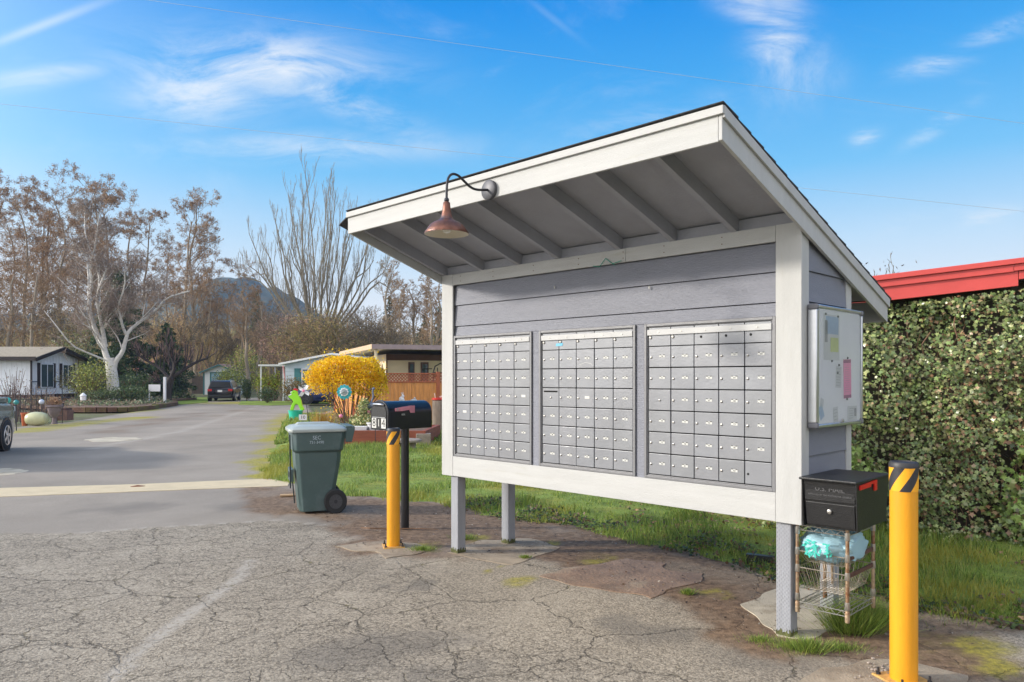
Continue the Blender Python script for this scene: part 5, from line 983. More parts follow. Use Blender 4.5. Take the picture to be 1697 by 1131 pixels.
# ------------------------------------------------------------------ cars
def car(loc, rotz, lab, paint, Lc, Wc, Hc, belt, hood, wr, wb, kind='suv', group=None, rack=True, rim=None):
    """car heading +x; body lofted from cross sections, then glass, wheels and lamps as parts"""
    t_ = thing('car', lab, 'car', loc, rotz, group); h = Lc/2; w_ = Wc/2
    if kind == 'suv': roof = [(-h+.10, belt), (-h+.32, Hc-.10), (-h+.55, Hc-.02), (-.3, Hc), (.55, Hc-.04), (1.30, hood+.06), (1.45, hood+.03)]
    else: roof = [(-h+.55, belt+.02), (-h+1.25, Hc-.06), (-.2, Hc), (.25, Hc-.02), (1.05, hood+.05), (1.2, hood+.02)]
    def top(x):
        if x <= roof[0][0]: return belt-.03-.5*max(0, -h+.12-x)
        for (a, za), (c, zc) in zip(roof[:-1], roof[1:]):
            if x <= c: return za+(zc-za)*(x-a)/(c-a)
        return hood+.03-.14*((x-1.4)/(h-1.4))**2
    xs = sorted(set([-h, -h+.05, -h+.15, *[p[0] for p in roof], -1, -.6, 0, .3, .8, 1.0, 1.7, 2.0, h-.25, h-.08, h]))
    b = MB(); k = 12; sec = []
    for x in xs:
        zt_ = top(x); e_ = max(0, (abs(x)-(h-.45))/.45); wd = w_*(1-.16*e_**2); zb_ = .22+.10*e_**2
        bl = min(belt-.02*(x > 1), zt_-.01); cab = roof[0][0] < x < roof[-1][0]; wt = wd*(.94-.24*max(0, (zt_-bl)/(Hc-belt+.001))) if cab else wd*.86
        if x in (xs[0], xs[-1]): wd *= .94
        half = [(wd*.90, zb_), (wd*.985, zb_+.12), (wd, (zb_+bl)/2), (wd*.985, bl-.06), (wd*.95, bl), (wt, zt_-.03 if cab else zt_-.02)]
        half[5] = (half[5][0], max(half[5][1], bl+.003)); sec.append([(x, -y, z) for y, z in half]+[(x, y, z) for y, z in half[::-1]])
    for s in sec: b.v += s
    for i in range(len(sec)-1):
        for j in range(k): b.f.append((i*k+j, i*k+(j+1) % k, (i+1)*k+(j+1) % k, (i+1)*k+j)[::-1]); b.m.append(0)
    b.f += [tuple(range(k)), tuple(range((len(sec)-1)*k, len(sec)*k))[::-1]]; b.m += [0, 0]
    b.build('body', paint, t_, .02, smooth=35)
    gl_ = mat('car_glass', (.012, .014, .016), .12, .1, 2, spec=.4); dk = mat('car_black_trim', (.014, .014, .015), .5, .1, 20)
    def sec_at(x, f):                    # point on the cabin side between belt (f=0) and roof (f=1)
        zt_ = top(x)-.03; wt = w_*(.94-.24*max(0, (zt_+.03-belt)/(Hc-belt+.001))); return (w_*.95+(wt-w_*.95)*f, belt+(zt_-belt)*f)
    xa = roof[1][0]+.05; xm = [xa+.0, (xa+.15)/2, .12, roof[-3][0]+.10 if kind == 'suv' else .55]
    for s in (-1, 1):
        for a, c in ((xm[0]+.05, xm[1]-.04), (xm[1]+.04, xm[2]-.04), (xm[2]+.04, xm[3]+.18)):
            b = MB(); q = []
            for x, f in ((a, .10), (c, .10), (c if c < .4 else c-.14, .86), (a, .86)): y, z = sec_at(x, f); q.append((x, s*(y+.012), z))
            q2 = [(x, y-s*.02, z) for x, y, z in q]; b.add(q+q2, [(0, 1, 2, 3), (7, 6, 5, 4), (0, 4, 5, 1), (1, 5, 6, 2), (2, 6, 7, 3), (3, 7, 4, 0)]); b.build('side_window', gl_, t_)
    def screen(nm, x0, z0, x1, z1, y0_, y1_):
        b = MB(); dx = .014 if x0 > 0 else -.014; b.add([(x0+dx, -y0_, z0), (x0+dx, y0_, z0), (x1+dx, y1_, z1), (x1+dx, -y1_, z1), (x0-dx, -y0_, z0), (x0-dx, y0_, z0), (x1-dx, y1_, z1), (x1-dx, -y1_, z1)], [(0, 1, 2, 3), (7, 6, 5, 4), (0, 4, 5, 1), (1, 5, 6, 2), (2, 6, 7, 3), (3, 7, 4, 0)]); b.build(nm, gl_, t_)
    x0, z0 = roof[0]; x1, z1 = roof[1]; screen('rear_window', x0+(x1-x0)*.12, z0+(z1-z0)*.12+.02, x1-(x1-x0)*.06, z1-(z1-z0)*.06+.0, w_*.80, w_*.66)
    x0, z0 = roof[-2] if kind == 'suv' else roof[-2]; x1, z1 = roof[-3]; screen('windscreen', x0+(x1-x0)*.06, z0+(z1-z0)*.06+.02, x1+(x0-x1)*.08, z1-(z1-z0)*.08+.012, w_*.84, w_*.68)
    for x in (-wb/2+.02, wb/2+.02):
        for s in (-1, 1):
            b = MB(); b.lathe([(wr*1.13, s*(w_-.14)), (wr*1.13, s*(w_+.008))], (x, 0, wr+.01), 24, 'Y'); b.build('wheel_arch', dk, t_)
            b = MB(); b.lathe([(wr*.66, s*(w_+.018)), (wr*.9, s*(w_+.024)), (wr, s*(w_+.004)), (wr, s*(w_-.18)), (wr*.66, s*(w_-.19))], (x, 0, wr), 28, 'Y'); wh = b.build('wheel', M_tyre, t_, smooth=True)
            b = MB(); b.lathe([(wr*.66, s*(w_+.0)), (wr*.64, s*(w_+.026)), (wr*.57, s*(w_+.022)), (wr*.55, s*(w_+.004))], (x, 0, wr), 28, 'Y', cap=False)
            for q in range(5): b.M = T(x, 0, wr) @ Matrix.Rotation(q*2*math.pi/5, 4, 'Y'); b.box(0, wr*.58, min(s*(w_+.006), s*(w_+.024)), max(s*(w_+.006), s*(w_+.024)), -wr*.10, wr*.10)
            b.M = Matrix.Identity(4); b.lathe([(wr*.16, s*(w_+.0)), (wr*.14, s*(w_+.03))], (x, 0, wr), 12, 'Y'); b.build('rim', rim or M_alu, wh)
    for s in (-1, 1):
        b = MB(); b.box(-h-.012, -h+.12, *sorted((s*w_*.60, s*w_*.93)), belt-.20, belt-.03); b.build('tail_light', mat('tail_lamp_red', (.55, .01, .01), .15, .05, 9, coat=.5), t_, .02)
        b = MB(); b.box(h-.22, h+.004, *sorted((s*w_*.55, s*w_*.90)), hood-.20, hood-.08); b.build('headlight', mat('headlamp', (.75, .77, .8), .1, .03, 9, coat=.5), t_, .02)
        b = MB(); b.box(.78, .92, *sorted((s*(w_*.93), s*(w_+.17))), belt+.0, belt+.13); b.build('mirror', paint, t_, .03)
        if rack: b = MB(); b.tube([(-h+.65, s*w_*.66, Hc-.0), (-h+.75, s*w_*.66, Hc+.045), (.35, s*w_*.66, Hc+.04), (.5, s*w_*.66, Hc-.02)], .018, 6); b.build('roof_rail', M_alu, t_)
        for xx in (-.42, .62): b = MB(); b.box(xx-.09, xx+.09, *sorted((s*(w_*.965), s*(w_+.02))), belt-.13, belt-.10); b.build('door_handle', paint, t_, .008)
    for x0, x1, nm in ((-h-.03, -h+.2, 'rear_bumper'), (h-.2, h+.03, 'front_bumper')):
        b = MB(); b.box(x0, x1, -w_*.86, w_*.86, .27, .52 if nm == 'rear_bumper' else .48); b.build(nm, paint if nm == 'front_bumper' else dk, t_, .05)
    b = MB(); b.box(-h-.020, -h+.0, -.16, .16, belt-.26, belt-.10); b.build('number_plate', M_wht, t_, .004); b = MB(); b.box(h-.02, h+.012, -.5*w_, .5*w_, hood-.28, hood-.12); b.build('grille', dk, t_, .01)
    return t_
def paintm(nm, c): return mat(nm, c, .25, .04, 1.5, metal=.55, coat=.8)
car((-19.85, 51.5, 0), R(103), 'black estate car parked on the drive in front of the small garage, seen from behind', paintm('black_car_paint', (.010, .010, .018)), 4.75, 1.86, 1.66, .98, .98, .345, 2.75).scale = (.9, .9, .86)
car((-10.6, 44.2, 0), R(180), 'dark blue low coupe parked side on behind the lime green sign', paintm('blue_car_paint', (.012, .028, .12)), 4.6, 1.85, 1.38, .88, .84, .34, 2.65, kind='coupe', rack=False, rim=mat('dark_alloy', (.07, .07, .08), .3, .1, 9, metal=.8))
hd_ = R(108); cx_ = Vector((-10.55, 15.55, 0)); dr = Vector((math.cos(hd_), math.sin(hd_), 0)); rt = Vector((dr.y, -dr.x, 0))
car(cx_-rt*.90-dr*1.40, hd_, 'silver green estate car cut off by the left edge of the photo', paintm('silver_green_paint', (.17, .21, .20)), 4.55, 1.82, 1.60, 1.0, .98, .325, 2.7)
# ------------------------------------------------------------------ left mobile home
M_wsd = mat('white_panel_siding', (.82, .86, .92), .55, .05, 2, .1, 20); M_dkt = mat('dark_brown_trim', (.030, .020, .020), .6, .15, 5); M_tanr = mat('tan_shingle_roof', (.32, .27, .20), .9, .25, 9, .5, 30)
mh = thing('mobile_home', 'white mobile home with dark trim and low gable at the left', 'house', (-28.5, 44.2, 0))
ED, RZ = 2.78, 3.42; GD = 4.7
b = MB(); b.prism([(0, .55), (GD, .55), (GD, ED), (GD/2, RZ-.12), (0, ED)], 0, -20, 0); b.build('wall', M_wsd, mh)
for k in range(46): 
    pass
b = MB()
for x in np.arange(-19.8, -.1, .30): b.box(x, x+.035, -.022, -.001, .56, ED)
for y in np.arange(.15, GD-.1, .30): b.box(.001, .020, y, y+.03, .56, ED+.1)
b.build('batten', M_wsd, mh)
b = MB()
for y0_, y1_, z0_, z1_ in ((-.45, GD/2, ED-.10, RZ), (GD/2, GD+.45, RZ, ED-.10)): b.prism([(y0_, z0_), (y1_, z1_), (y1_, z1_+.08), (y0_, z0_+.08)], 0, -20.3, .55)
b.build('roof', M_tanr, mh)
b = MB(); b.prism([(-.46, ED-.26), (GD/2, RZ-.14), (GD+.46, ED-.26), (GD+.46, ED-.05), (GD/2, RZ+.06), (-.46, ED-.05)], 0, .552, .60); b.box(-20.3, .55, -.50, -.462, ED-.22, ED+.02); b.box(-.06, .03, -.03, .03, .5, ED-.05); b.build('fascia', M_dkt, mh)
b = MB(); b.box(-20, -.05, .03, GD-.02, -.1, .549); b.build('skirting', mat('dark_red_skirting', (.06, .025, .022), .8, .2, 4), mh); b = MB(); b.box(.0205, .05, .05, GD, 1.30, 1.36); b.build('trim_strip', mat('blue_grey_trim', (.13, .16, .20), .6), mh)
for y0_, y1_ in ((.75, 2.0), (2.95, 4.05)):
    b = MB(); b.box(.021, .09, y0_, y1_, .95, 2.42); wf = b.build('window', M_wsd, mh)
    b = MB(); b.box(.091, .10, y0_+.06, (y0_+y1_)/2-.04, 1.0, 2.36); b.box(.091, .10, (y0_+y1_)/2+.04, y1_-.06, 1.0, 2.36); b.build('pane', M_glass, wf)
    for y in (y0_-.24, y1_+.02): b = MB(); b.box(.021, .07, y, y+.22, .93, 2.46); b.build('shutter', M_dkt, mh)
# ------------------------------------------------------------------ small garage, far fence, pink house
M_teal2 = mat('teal_trim', (.03, .16, .17), .5, .1, 5)
gr_ = thing('garage', 'small white garage with teal trim and a low gable beyond the black car', 'garage', (-29.0, 70, 0), R(4))
b = MB(); b.prism([(0, 0), (3.0, 0), (3.0, 2.15), (1.5, 2.78), (0, 2.15)], 1, 0, 5); b.build('wall', mat('white_siding', (.78, .82, .84), .6, .05, 2), gr_)
for s in (0, 1):
    b = MB(); q = [(-.28, 2.06), (1.5, 2.80), (1.5, 2.90), (-.28, 2.16)]; q = q if s == 0 else [(3-x, z) for x, z in q][::-1]; b.prism(q, 1, -.3, 5.2); b.build('roof', mat('pinkish_roof', (.33, .20, .165), .9, .2, 5), gr_)
    b = MB(); q = [(-.30, 1.98), (1.5, 2.74), (1.5, 2.86), (-.30, 2.10)]; q = q if s == 0 else [(3-x, z) for x, z in q][::-1]; b.prism(q, 1, -.34, -.301); b.build('verge_trim', M_teal2, gr_)
b = MB(); b.box(.0, .12, -.04, -.001, 0, 2.1); b.box(2.88, 3.0, -.04, -.001, 0, 2.1); b.box(.62, 2.38, -.04, -.001, 2.0, 2.12); b.box(.62, .74, -.04, -.001, 0, 2.0); b.box(2.26, 2.38, -.04, -.001, 0, 2.0); b.build('teal_frame', M_teal2, gr_)
b = MB(); b.box(.741, 2.259, -.02, -.0005, .02, 1.99); b.build('door', mat('pale_blue_door', (.32, .50, .60), .5, .05, 3), gr_)
ff = thing('board_fence', 'grey brown board fence far behind the lawn by the garage', 'fence', (-41.5, 74, 0), R(0))
b = MB()
for i in range(90): x = i*.14; b.box(x, x+.128, random.uniform(-.01, .01), .03, 0, 1.75+random.uniform(-.02, .02))
b.build('boards', mat('grey_fence_board', (.085, .065, .055), .9, .25, 5, streak=(4, 4, .6)), ff); b = MB(); b.box(0, 12.6, .031, .07, .4, .5); b.box(0, 12.6, .031, .07, 1.4, 1.5); b.build('rail', mat('grey_fence_board', (0, 0, 0)), ff)
ph_ = thing('pink_roof_house', 'distant house with a dusty pink roof behind the board fence', 'house', (-46, 88, 0)); b = MB(); b.box(0, 8, 0, 6, 0, 2.6); b.build('wall', mat('far_house_wall', (.58, .50, .46), .7, .05, 2), ph_)
b = MB(); b.prism([(-.4, 2.5), (3, 4.6), (6.4, 2.5)], 0, -.4, 8.4); b.build('roof', mat('dusty_pink_roof', (.42, .19, .16), .9, .15, 3), ph_)
b = MB(); b.box(1.2, 2.4, -.05, -.001, 1.0, 2.1); b.build('window', M_glass, ph_); b = MB(); b.box(4.2, 5.6, -.05, -.001, 1.0, 2.1); b.build('window', M_glass, ph_)
# ------------------------------------------------------------------ pale blue house, pergola, potted bamboo
bh = thing('pale_blue_house', 'pale blue grey house with one teal shutter behind the blue car', 'house', (-14.3, 47.0, 0), R(-8)); M_pb = mat('pale_blue_siding', (.48, .57, .63), .6, .05, 2)
b = MB(); b.prism([(0, .2), (6, .2), (6, 2.55), (3.2, 2.98), (0, 2.4)], 1, 0, 7); b.build('wall', M_pb, bh)
b = MB()
for z in np.arange(.4, 2.1, .22): b.box(0.0, 6, -.016, -.0005, z, z+.012)
b.build('siding_lines', mat('siding_joint', (.20, .26, .30), .7), bh)
b = MB(); b.prism([(-.3, 2.36), (3.2, 2.99), (3.2, 3.11), (-.3, 2.48)], 1, -.35, 7.3); b.prism([(3.2, 2.99), (6.3, 2.50), (6.3, 2.62), (3.2, 3.11)], 1, -.35, 7.3); b.build('roof', mat('white_verge', (.66, .68, .70), .5), bh)
b = MB(); b.box(.62, 1.05, -.05, -.001, 1.05, 2.15); b.build('shutter', M_teal2, bh); b = MB(); b.box(1.10, 2.9, -.06, -.001, 1.05, 2.15); wf = b.build('window', mat('white_frame', (.68, .68, .70), .5), bh)
b = MB(); b.box(1.18, 1.95, -.07, -.061, 1.12, 2.08); b.box(2.05, 2.82, -.07, -.061, 1.12, 2.08); b.build('pane', M_glass, wf)
pg = thing('pergola', 'thin white flat topped carport frame left of the pale blue house', 'pergola', (-16.9, 50, 0)); M_wf = mat('white_frame', (.68, .68, .70), .5)
for x in (0, 1.5): b = MB(); b.box(x, x+.09, 0, .09, 0, 2.34); b.build('post', M_wf, pg); b = MB(); b.box(x, x+.09, 3, 3.09, 0, 2.34); b.build('post', M_wf, pg)
b = MB(); b.box(-.1, 2.3, -.1, 3.2, 2.341, 2.46); b.build('top', M_wf, pg)
fg = thing('wind_sock', 'thin red and white striped wind sock at the corner of the pale blue house', 'wind sock', (-14.25, 46.4, 0)); b = MB(); b.tube([(0, 0, 2.3), (.05, 0, 1.9), (.12, 0, 1.5), (.1, 0, 1.1)], [.05, .045, .03, .02], 6); b.build('tail', mat('striped_cloth', (.62, .28, .28), .7, .5, 14), fg); b = MB(); b.tube([(0, .6, 2.4), (0, 0, 2.4), (0, 0, 2.3)], .01, 5); b.build('hook', M_dkm, fg)
YG = [(.450, .510, .060), (.600, .570, .090), (.300, .390, .045), (.210, .270, .045)]
def potplant(loc, lab, w_, h_, pal, prad=.3, ph2=.5, grp=None, n=700, m=M_stone):
    t_ = thing('potted_plant', lab, 'potted plant', loc, 0, grp); b = MB(); b.lathe([(prad*.7, 0), (prad*.95, ph2*.85), (prad*1.08, ph2*.86), (prad*1.08, ph2), (prad*.85, ph2-.02), (.01, ph2-.05)], n=18); b.build('pot', m, t_, smooth=45)
    b = MB()
    for k in range(9): a = k*.7; b.tube([(.08*math.cos(a), .08*math.sin(a), ph2-.06), (w_*.35*math.cos(a), w_*.3*math.sin(a), h_*.6), (w_*.6*math.cos(a), w_*.5*math.sin(a), h_*.92)], .015, 4)
    b.build('stems', M_fb, t_); leafball('leaves', ellip(n, w_, w_*.8, (h_-ph2)/2, (0, 0, (h_+ph2)/2), .3), .11, pal, t_); return t_
potplant(at(434, 664.8), 'yellow green bamboo in a tub, leftmost under the white pergola', .62, 1.9, YG, .33, .6, 'potted plants by the pale blue house')
potplant(at(456, 664.6), 'yellow green bamboo in a tub, right one under the white pergola', .60, 2.0, YG, .26, .45, 'potted plants by the pale blue house')
dw = thing('driftwood_stump', 'pale upright driftwood stump right of the potted bamboo', 'driftwood', at(463, 664.5)); b = MB(); b.tube([(0, 0, 0), (.02, 0, .5), (-.08, 0, 1.0), (-.02, 0, 1.35)], [.26, .20, .17, .06], 9); b.tube([(.1, 0, .3), (.25, 0, .8), (.22, 0, 1.2)], [.1, .07, .03], 7); b.build('wood', mat('driftwood', (.30, .24, .19), .85, .3, 6), dw, smooth=True)
rc = thing('red_chair', 'red garden chair between the two bamboo pots', 'chair', at(446, 664.9)+Vector((0, .5, 0))); b = MB(); b.prism([(-.35, .5), (.35, .5), (.38, 1.1), (.2, 1.4), (-.2, 1.4), (-.38, 1.1)], 1, .25, .33); b.build('backrest', mat('dark_red_plastic', (.30, .02, .02), .5), rc, .03)
b = MB(); b.box(-.35, .35, -.35, .25, .45, .52); b.build('seat', mat('dark_red_plastic', (.3, .02, .02)), rc, .02)
for x in (-.32, .28):
    for y in (-.32, .2): b = MB(); b.box(x, x+.05, y, y+.05, 0, .449); b.build('leg', mat('dark_red_plastic', (.3, .02, .02)), rc)
# ------------------------------------------------------------------ left garden
M_moss = mat('mossy_brick', (.13, .065, .045), .9, .4, 3, .8, 12, dirt=((.13, .13, .03), 1.2, .44, .9))
wl = thing('planter_wall', 'low curved mossy brick edging round the birch bed', 'low wall', (0, 0, 0)); b = MB()
e_ = smooth([(*p, 0) for p in P2([(105, 683), (170, 683.5), (230, 681.5), (272, 675.5), (296, 671.5), (270, 667.5)])], 2)
pts = [Vector(p) for p in e_]
for i, (p, q) in enumerate(zip(pts[:-1], pts[1:])):
    d = (q-p); nn = Vector((-d.y, d.x, 0)).normalized()*.16; h_ = .21+.04*mnoise.noise(p*.7)
    for lv in range(3): z0_ = lv*h_/3; z1_ = z0_+h_/3-.008; o_ = (lv % 2)*.01; b.add([p-nn*(1+o_), q-nn*(1+o_), q+nn, p+nn]+[], []) if False else b.add([(*(p-nn)[:2], z0_), (*(q-nn)[:2], z0_), (*(q+nn)[:2], z0_), (*(p+nn)[:2], z0_), (*(p-nn)[:2], z1_), (*(q-nn)[:2], z1_), (*(q+nn)[:2], z1_), (*(p+nn)[:2], z1_)], [(0, 3, 2, 1), (4, 5, 6, 7), (0, 1, 5, 4), (1, 2, 6, 5), (2, 3, 7, 6), (3, 0, 4, 7)])
b.build('courses', M_moss, wl)
patch('garden_bed', [(p.x, p.y) for p in pts]+[(-22, 52), (-33, 52), (-28, 40)], .17, M_bed, .12)
potp = lambda px, py: at(px, py)
pot(at(41, 706), .11, .42, mat('orange_glaze', (.42, .10, .03), .4, .1, 8), 'tall orange glazed pot at the front of the left garden', 'pots in the left garden')
bp2 = thing('barrel_pot', 'big pale yellow green glazed pot lying on its side in the left garden', 'pot', at(61, 706), R(4)); bp2.scale = (.55, .68, .68); b = MB(); b.lathe([(.22, -.54), (.245, -.52), (.305, -.28), (.325, 0), (.305, .28), (.245, .50), (.22, .54)], (0, 0, .33), 24, 'X'); b.build('pot_body', mat('celadon_glaze', (.50, .50, .30), .3, .08, 4), bp2, smooth=60)
b = MB(); b.lathe([(.19, .0), (.13, .10), (.12, .28), (.22, .34), (.36, .58), (.38, .72), (.50, .75), (.50, .84), (.42, .84), (.40, .74), (.01, .72)], n=24)
t_ = thing('urn_planter', 'tall grey urn planter on a pedestal in the left garden', 'urn', at(90, 703)); t_.scale = (.52, .52, .76); b.build('urn_body', mat('grey_purple_clay', (.20, .16, .17), .8, .2, 6), t_, smooth=45); leafball('dry_plant', ellip(700, .50, .4, .22, (0, 0, .98), .2), .08, [(.32, .18, .11), (.42, .28, .16), (.25, .15, .10)], t_)
b = MB(); b.box(-.34, .34, -.3, .3, 0, .50); b.mi = 1; b.box(-.42, .26, -.28, .28, .501, .60); t_ = thing('brick_block', 'low brown block planter right of the grey urn', 'planter', at(107, 697)); t_.scale = (.6, .7, .75); b.build('block', [mat('brown_block', (.17, .10, .08), .9, .25, 6), mat('dark_slab', (.10, .05, .045), .9)], t_, .01)
b = MB(); b.lathe([(.02, 0), (.30, .10), (.32, .16), (.24, .16), (.02, .08)], n=20); t_ = thing('black_bowl', 'dark shallow fire bowl behind the brown block', 'bowl', at(107, 690)+Vector((-.05, .0, .60))); b.build('bowl', M_dkm, t_, smooth=45); b = MB(); b.tube([(0, 0, .02), (0, 0, -.74)], .03, 8); b.build('stand', M_dkm, t_)
def ballstake(px, py, D, r, m, lab): 
    p = pt(px, py, D); t_ = thing('gazing_ball', lab, 'gazing ball', (p.x, p.y, 0), 0, 'gazing balls in the left garden'); b = MB(); b.tube([(0, 0, 0), (0, 0, p.z-r)], .015, 6); b.build('stake', M_dkm, t_); b = MB(); b.ball((0, 0, p.z), r, 16); b.build('ball', m, t_, smooth=True)
ballstake(69, 666.5, 24.5, .085, mat('pale_ball', (.55, .60, .72), .2, .03, 3), 'pale lilac gazing ball on a stake above the yellow green pot')
ballstake(12.5, 664, 20, .085, mat('teal_ball', (.05, .42, .36), .25, .05, 3), 'larger teal gazing ball beside the left car'); ballstake(27, 667, 21.5, .07, mat('teal_ball_dark', (.04, .26, .26), .3, .05, 3), 'smaller darker teal gazing ball right of the larger one')
gf = thing('garden_railing', 'thin dark metal railing among bare twigs in the left garden', 'railing', at(30, 702), R(3)); b = MB()
for i in range(13): x = i*.17-.6; b.tube([(x, 0, 0), (x, 0, .95+.25*math.sin(i*.9)**2)], .012, 5)
b.tube([(-.6, 0, .8), (1.45, 0, .8)], .012, 5); b.tube([(-.6, 0, .25), (1.45, 0, .25)], .012, 5); b.build('railing', M_dkm, gf)
for i, (px, py, w_, h_, lb, pal) in enumerate(((24, 700, .8, 1.9, 'tall bare purplish twiggy shrub beside the left car', [(.17, .13, .15), (.24, .17, .13), (.30, .22, .15)]), (60, 698, .8, 1.3, 'bare tan twiggy shrub behind the yellow green pot', [(.36, .25, .15), (.27, .17, .11), (.42, .30, .16)]), (88, 692, 1.0, .95, 'low reddish dry shrub behind the grey urn', [(.32, .15, .10), (.25, .14, .10), (.36, .22, .14)]))):
    t_ = thing('bare_shrub', lb, 'shrub', at(px, py), 0, 'bare shrubs in the left garden'); b = MB(); random.seed(20+i)
    for k in range(38):
        a = random.random()*6.28; rr_ = random.random()*w_; hh_ = h_*(.5+.5*random.random())
        b.tube([(0.2*math.cos(a), .2*math.sin(a), 0), (rr_*.6*math.cos(a), rr_*.6*math.sin(a), hh_*.6), (rr_*math.cos(a)+random.uniform(-.1, .1), rr_*math.sin(a), hh_)], [.012, .008, .004], 4)
    b.build('twigs', bark('garden_twig', (.17, .12, .11)), t_); leafball('dry_leaves', ellip(320, w_*.9, w_*.7, h_*.4, (0, 0, h_*.55), .1), .05, pal, t_)
wt = thing('white_lantern', 'small white lantern on the birch bed edging', 'lantern', pt(138, 670, 36)); wt.location.z = .46; b = MB(); b.lathe([(.12, 0), (.14, .2), (.16, .22), (.02, .36)], n=12); b.build('lantern_body', M_wht, wt)
sg = thing('white_sign_post', 'white post with a white board beside the dark pruned fruit tree', 'sign', at(273, 673)); b = MB(); b.box(-.06, .06, -.06, .06, 0, 1.05+.55); b.build('post', M_wht, sg); b = MB(); b.box(-.85, -.25, -.02, .02, .80, 1.18); b.box(-.88, -.83, -.03, .03, 0, 1.18); b.build('board', M_wht, sg)
# ------------------------------------------------------------------ trees
def grow(limbs, twig, seed, depth=3, up=.25, nb=(7, 5, 4), ln=(.45, .45, .5), tmin=.25, rmin=.010, sprd=.75, jit=.12, rk_=.55):
    """limbs: list of (points, r0, r1). Adds side branches recursively; trunk/limbs go to one mesh, the finer growth to another"""
    rs = random.Random(seed); A, B = MB(), MB()
    def sub(pts, r0, r1, lev, L_):
        pts = [Vector(p) for p in pts]
        if lev >= depth: return
        k = nb[min(lev, len(nb)-1)]; l_ = ln[min(lev, len(ln)-1)]
        for i in range(k):
            f = tmin+(1-tmin)*(i+rs.random()*.8)/k; x = f*(len(pts)-1); j = min(int(x), len(pts)-2); p = pts[j].lerp(pts[j+1], x-j); d = (pts[j+1]-pts[j]).normalized()
            side = Vector((rs.gauss(0, 1), rs.gauss(0, 1), rs.gauss(0, .5))); side -= d*side.dot(d)
            if side.length < 1e-3: continue
            side.normalize(); dd = (d*(1-sprd*.6)+side*sprd+Vector((0, 0, up))).normalized(); Ls = L_*l_*(1.15-.6*f)*(.7+.6*rs.random()); r = max(rmin, (r0+(r1-r0)*f)*rk_)
            q = [p]; m = 4 if lev < 1 else 3
            for s in range(m): dd = (dd+Vector((rs.gauss(0, jit), rs.gauss(0, jit), rs.gauss(0, jit)+up*.35))).normalized(); q.append(q[-1]+dd*(Ls/m))
            re = max(rmin*.55, r*.35); (A if (lev == 0 and not twig) else B).tube(q, [r+(re-r)*s/m for s in range(m+1)], 5 if lev == 0 else (4 if lev == 1 else 3), cap=False)
            sub(q, r, re, lev+1, Ls)
    for pts, r0, r1, lv in limbs:
        q = smooth(pts, 1); n_ = len(q); A.tube(q, [r0+(r1-r0)*(s/(n_-1)) for s in range(n_)], 9 if r0 > .12 else 6, cap=False)
        L_ = sum((Vector(a)-Vector(c)).length for a, c in zip(q[:-1], q[1:])); sub(q, r0, r1, lv, L_)
    return A, B
def tree(name, lab, cat, loc, AB, mt, mc, group=None, rotz=0, sc=1, extra=None):
    t_ = thing(name, lab, cat, loc, rotz, group); t_.scale = (sc, sc, sc); AB[0].build('trunk', mt, t_, smooth=True); AB[1].build('crown', mc, t_)
    if extra: extra(t_)
    return t_
def trees_copy(src, lab, loc, rotz, sc):
    c = copy_tree(src); c.location = loc; c.rotation_euler.z = rotz; c.scale = (sc, sc, sc*random.uniform(.95, 1.05)); c['label'] = lab; return c
def birch_twigs(t_):
    v = np.array([tuple(x.co) for c in t_.children if c.name.startswith('crown') for x in c.data.vertices]); P = v[rng.integers(0, len(v), 6500)]+rng.normal(size=(6500, 3))*.12
    leafball('twig_tips', P, .34, [(.26, .20, .16), (.20, .15, .12), (.34, .28, .23)], t_, shape=TW, jit=.25, up=np.tile([[0, 0, .2]], (6500, 1)), spread=1)
TW = [(-.03, 0, 0), (.03, 0, 0), (.02, 1, 0), (-.02, 1, 0)]
n = 12000; u_ = rng.random(n); X = -31+12.6*u_; Y = 36+14*rng.random(n); k = inside(X, Y, [(p.x, p.y) for p in pts]+[(-22, 52), (-33, 52), (-28, 40)]) > .2; X = X[k]; Y = Y[k]; n = len(X)
scatter('bed_ground_cover', np.stack([X, Y, .17+.22*rng.random(n)*(fbm(X, Y, 3, 6)+.3)], 1), rotm(n, np.tile([[0, -.4, 1]], (n, 1)), .5), .07+.09*rng.random(n), LEAF, LEAFf, M_leafy,
        pick(n, [(.10, .15, .06), (.15, .20, .08), (.20, .15, .08), (.06, .09, .04), (.26, .20, .12)], .25), label='low ivy and dry leaves covering the bed round the birch', cat='ground cover', kind='stuff')
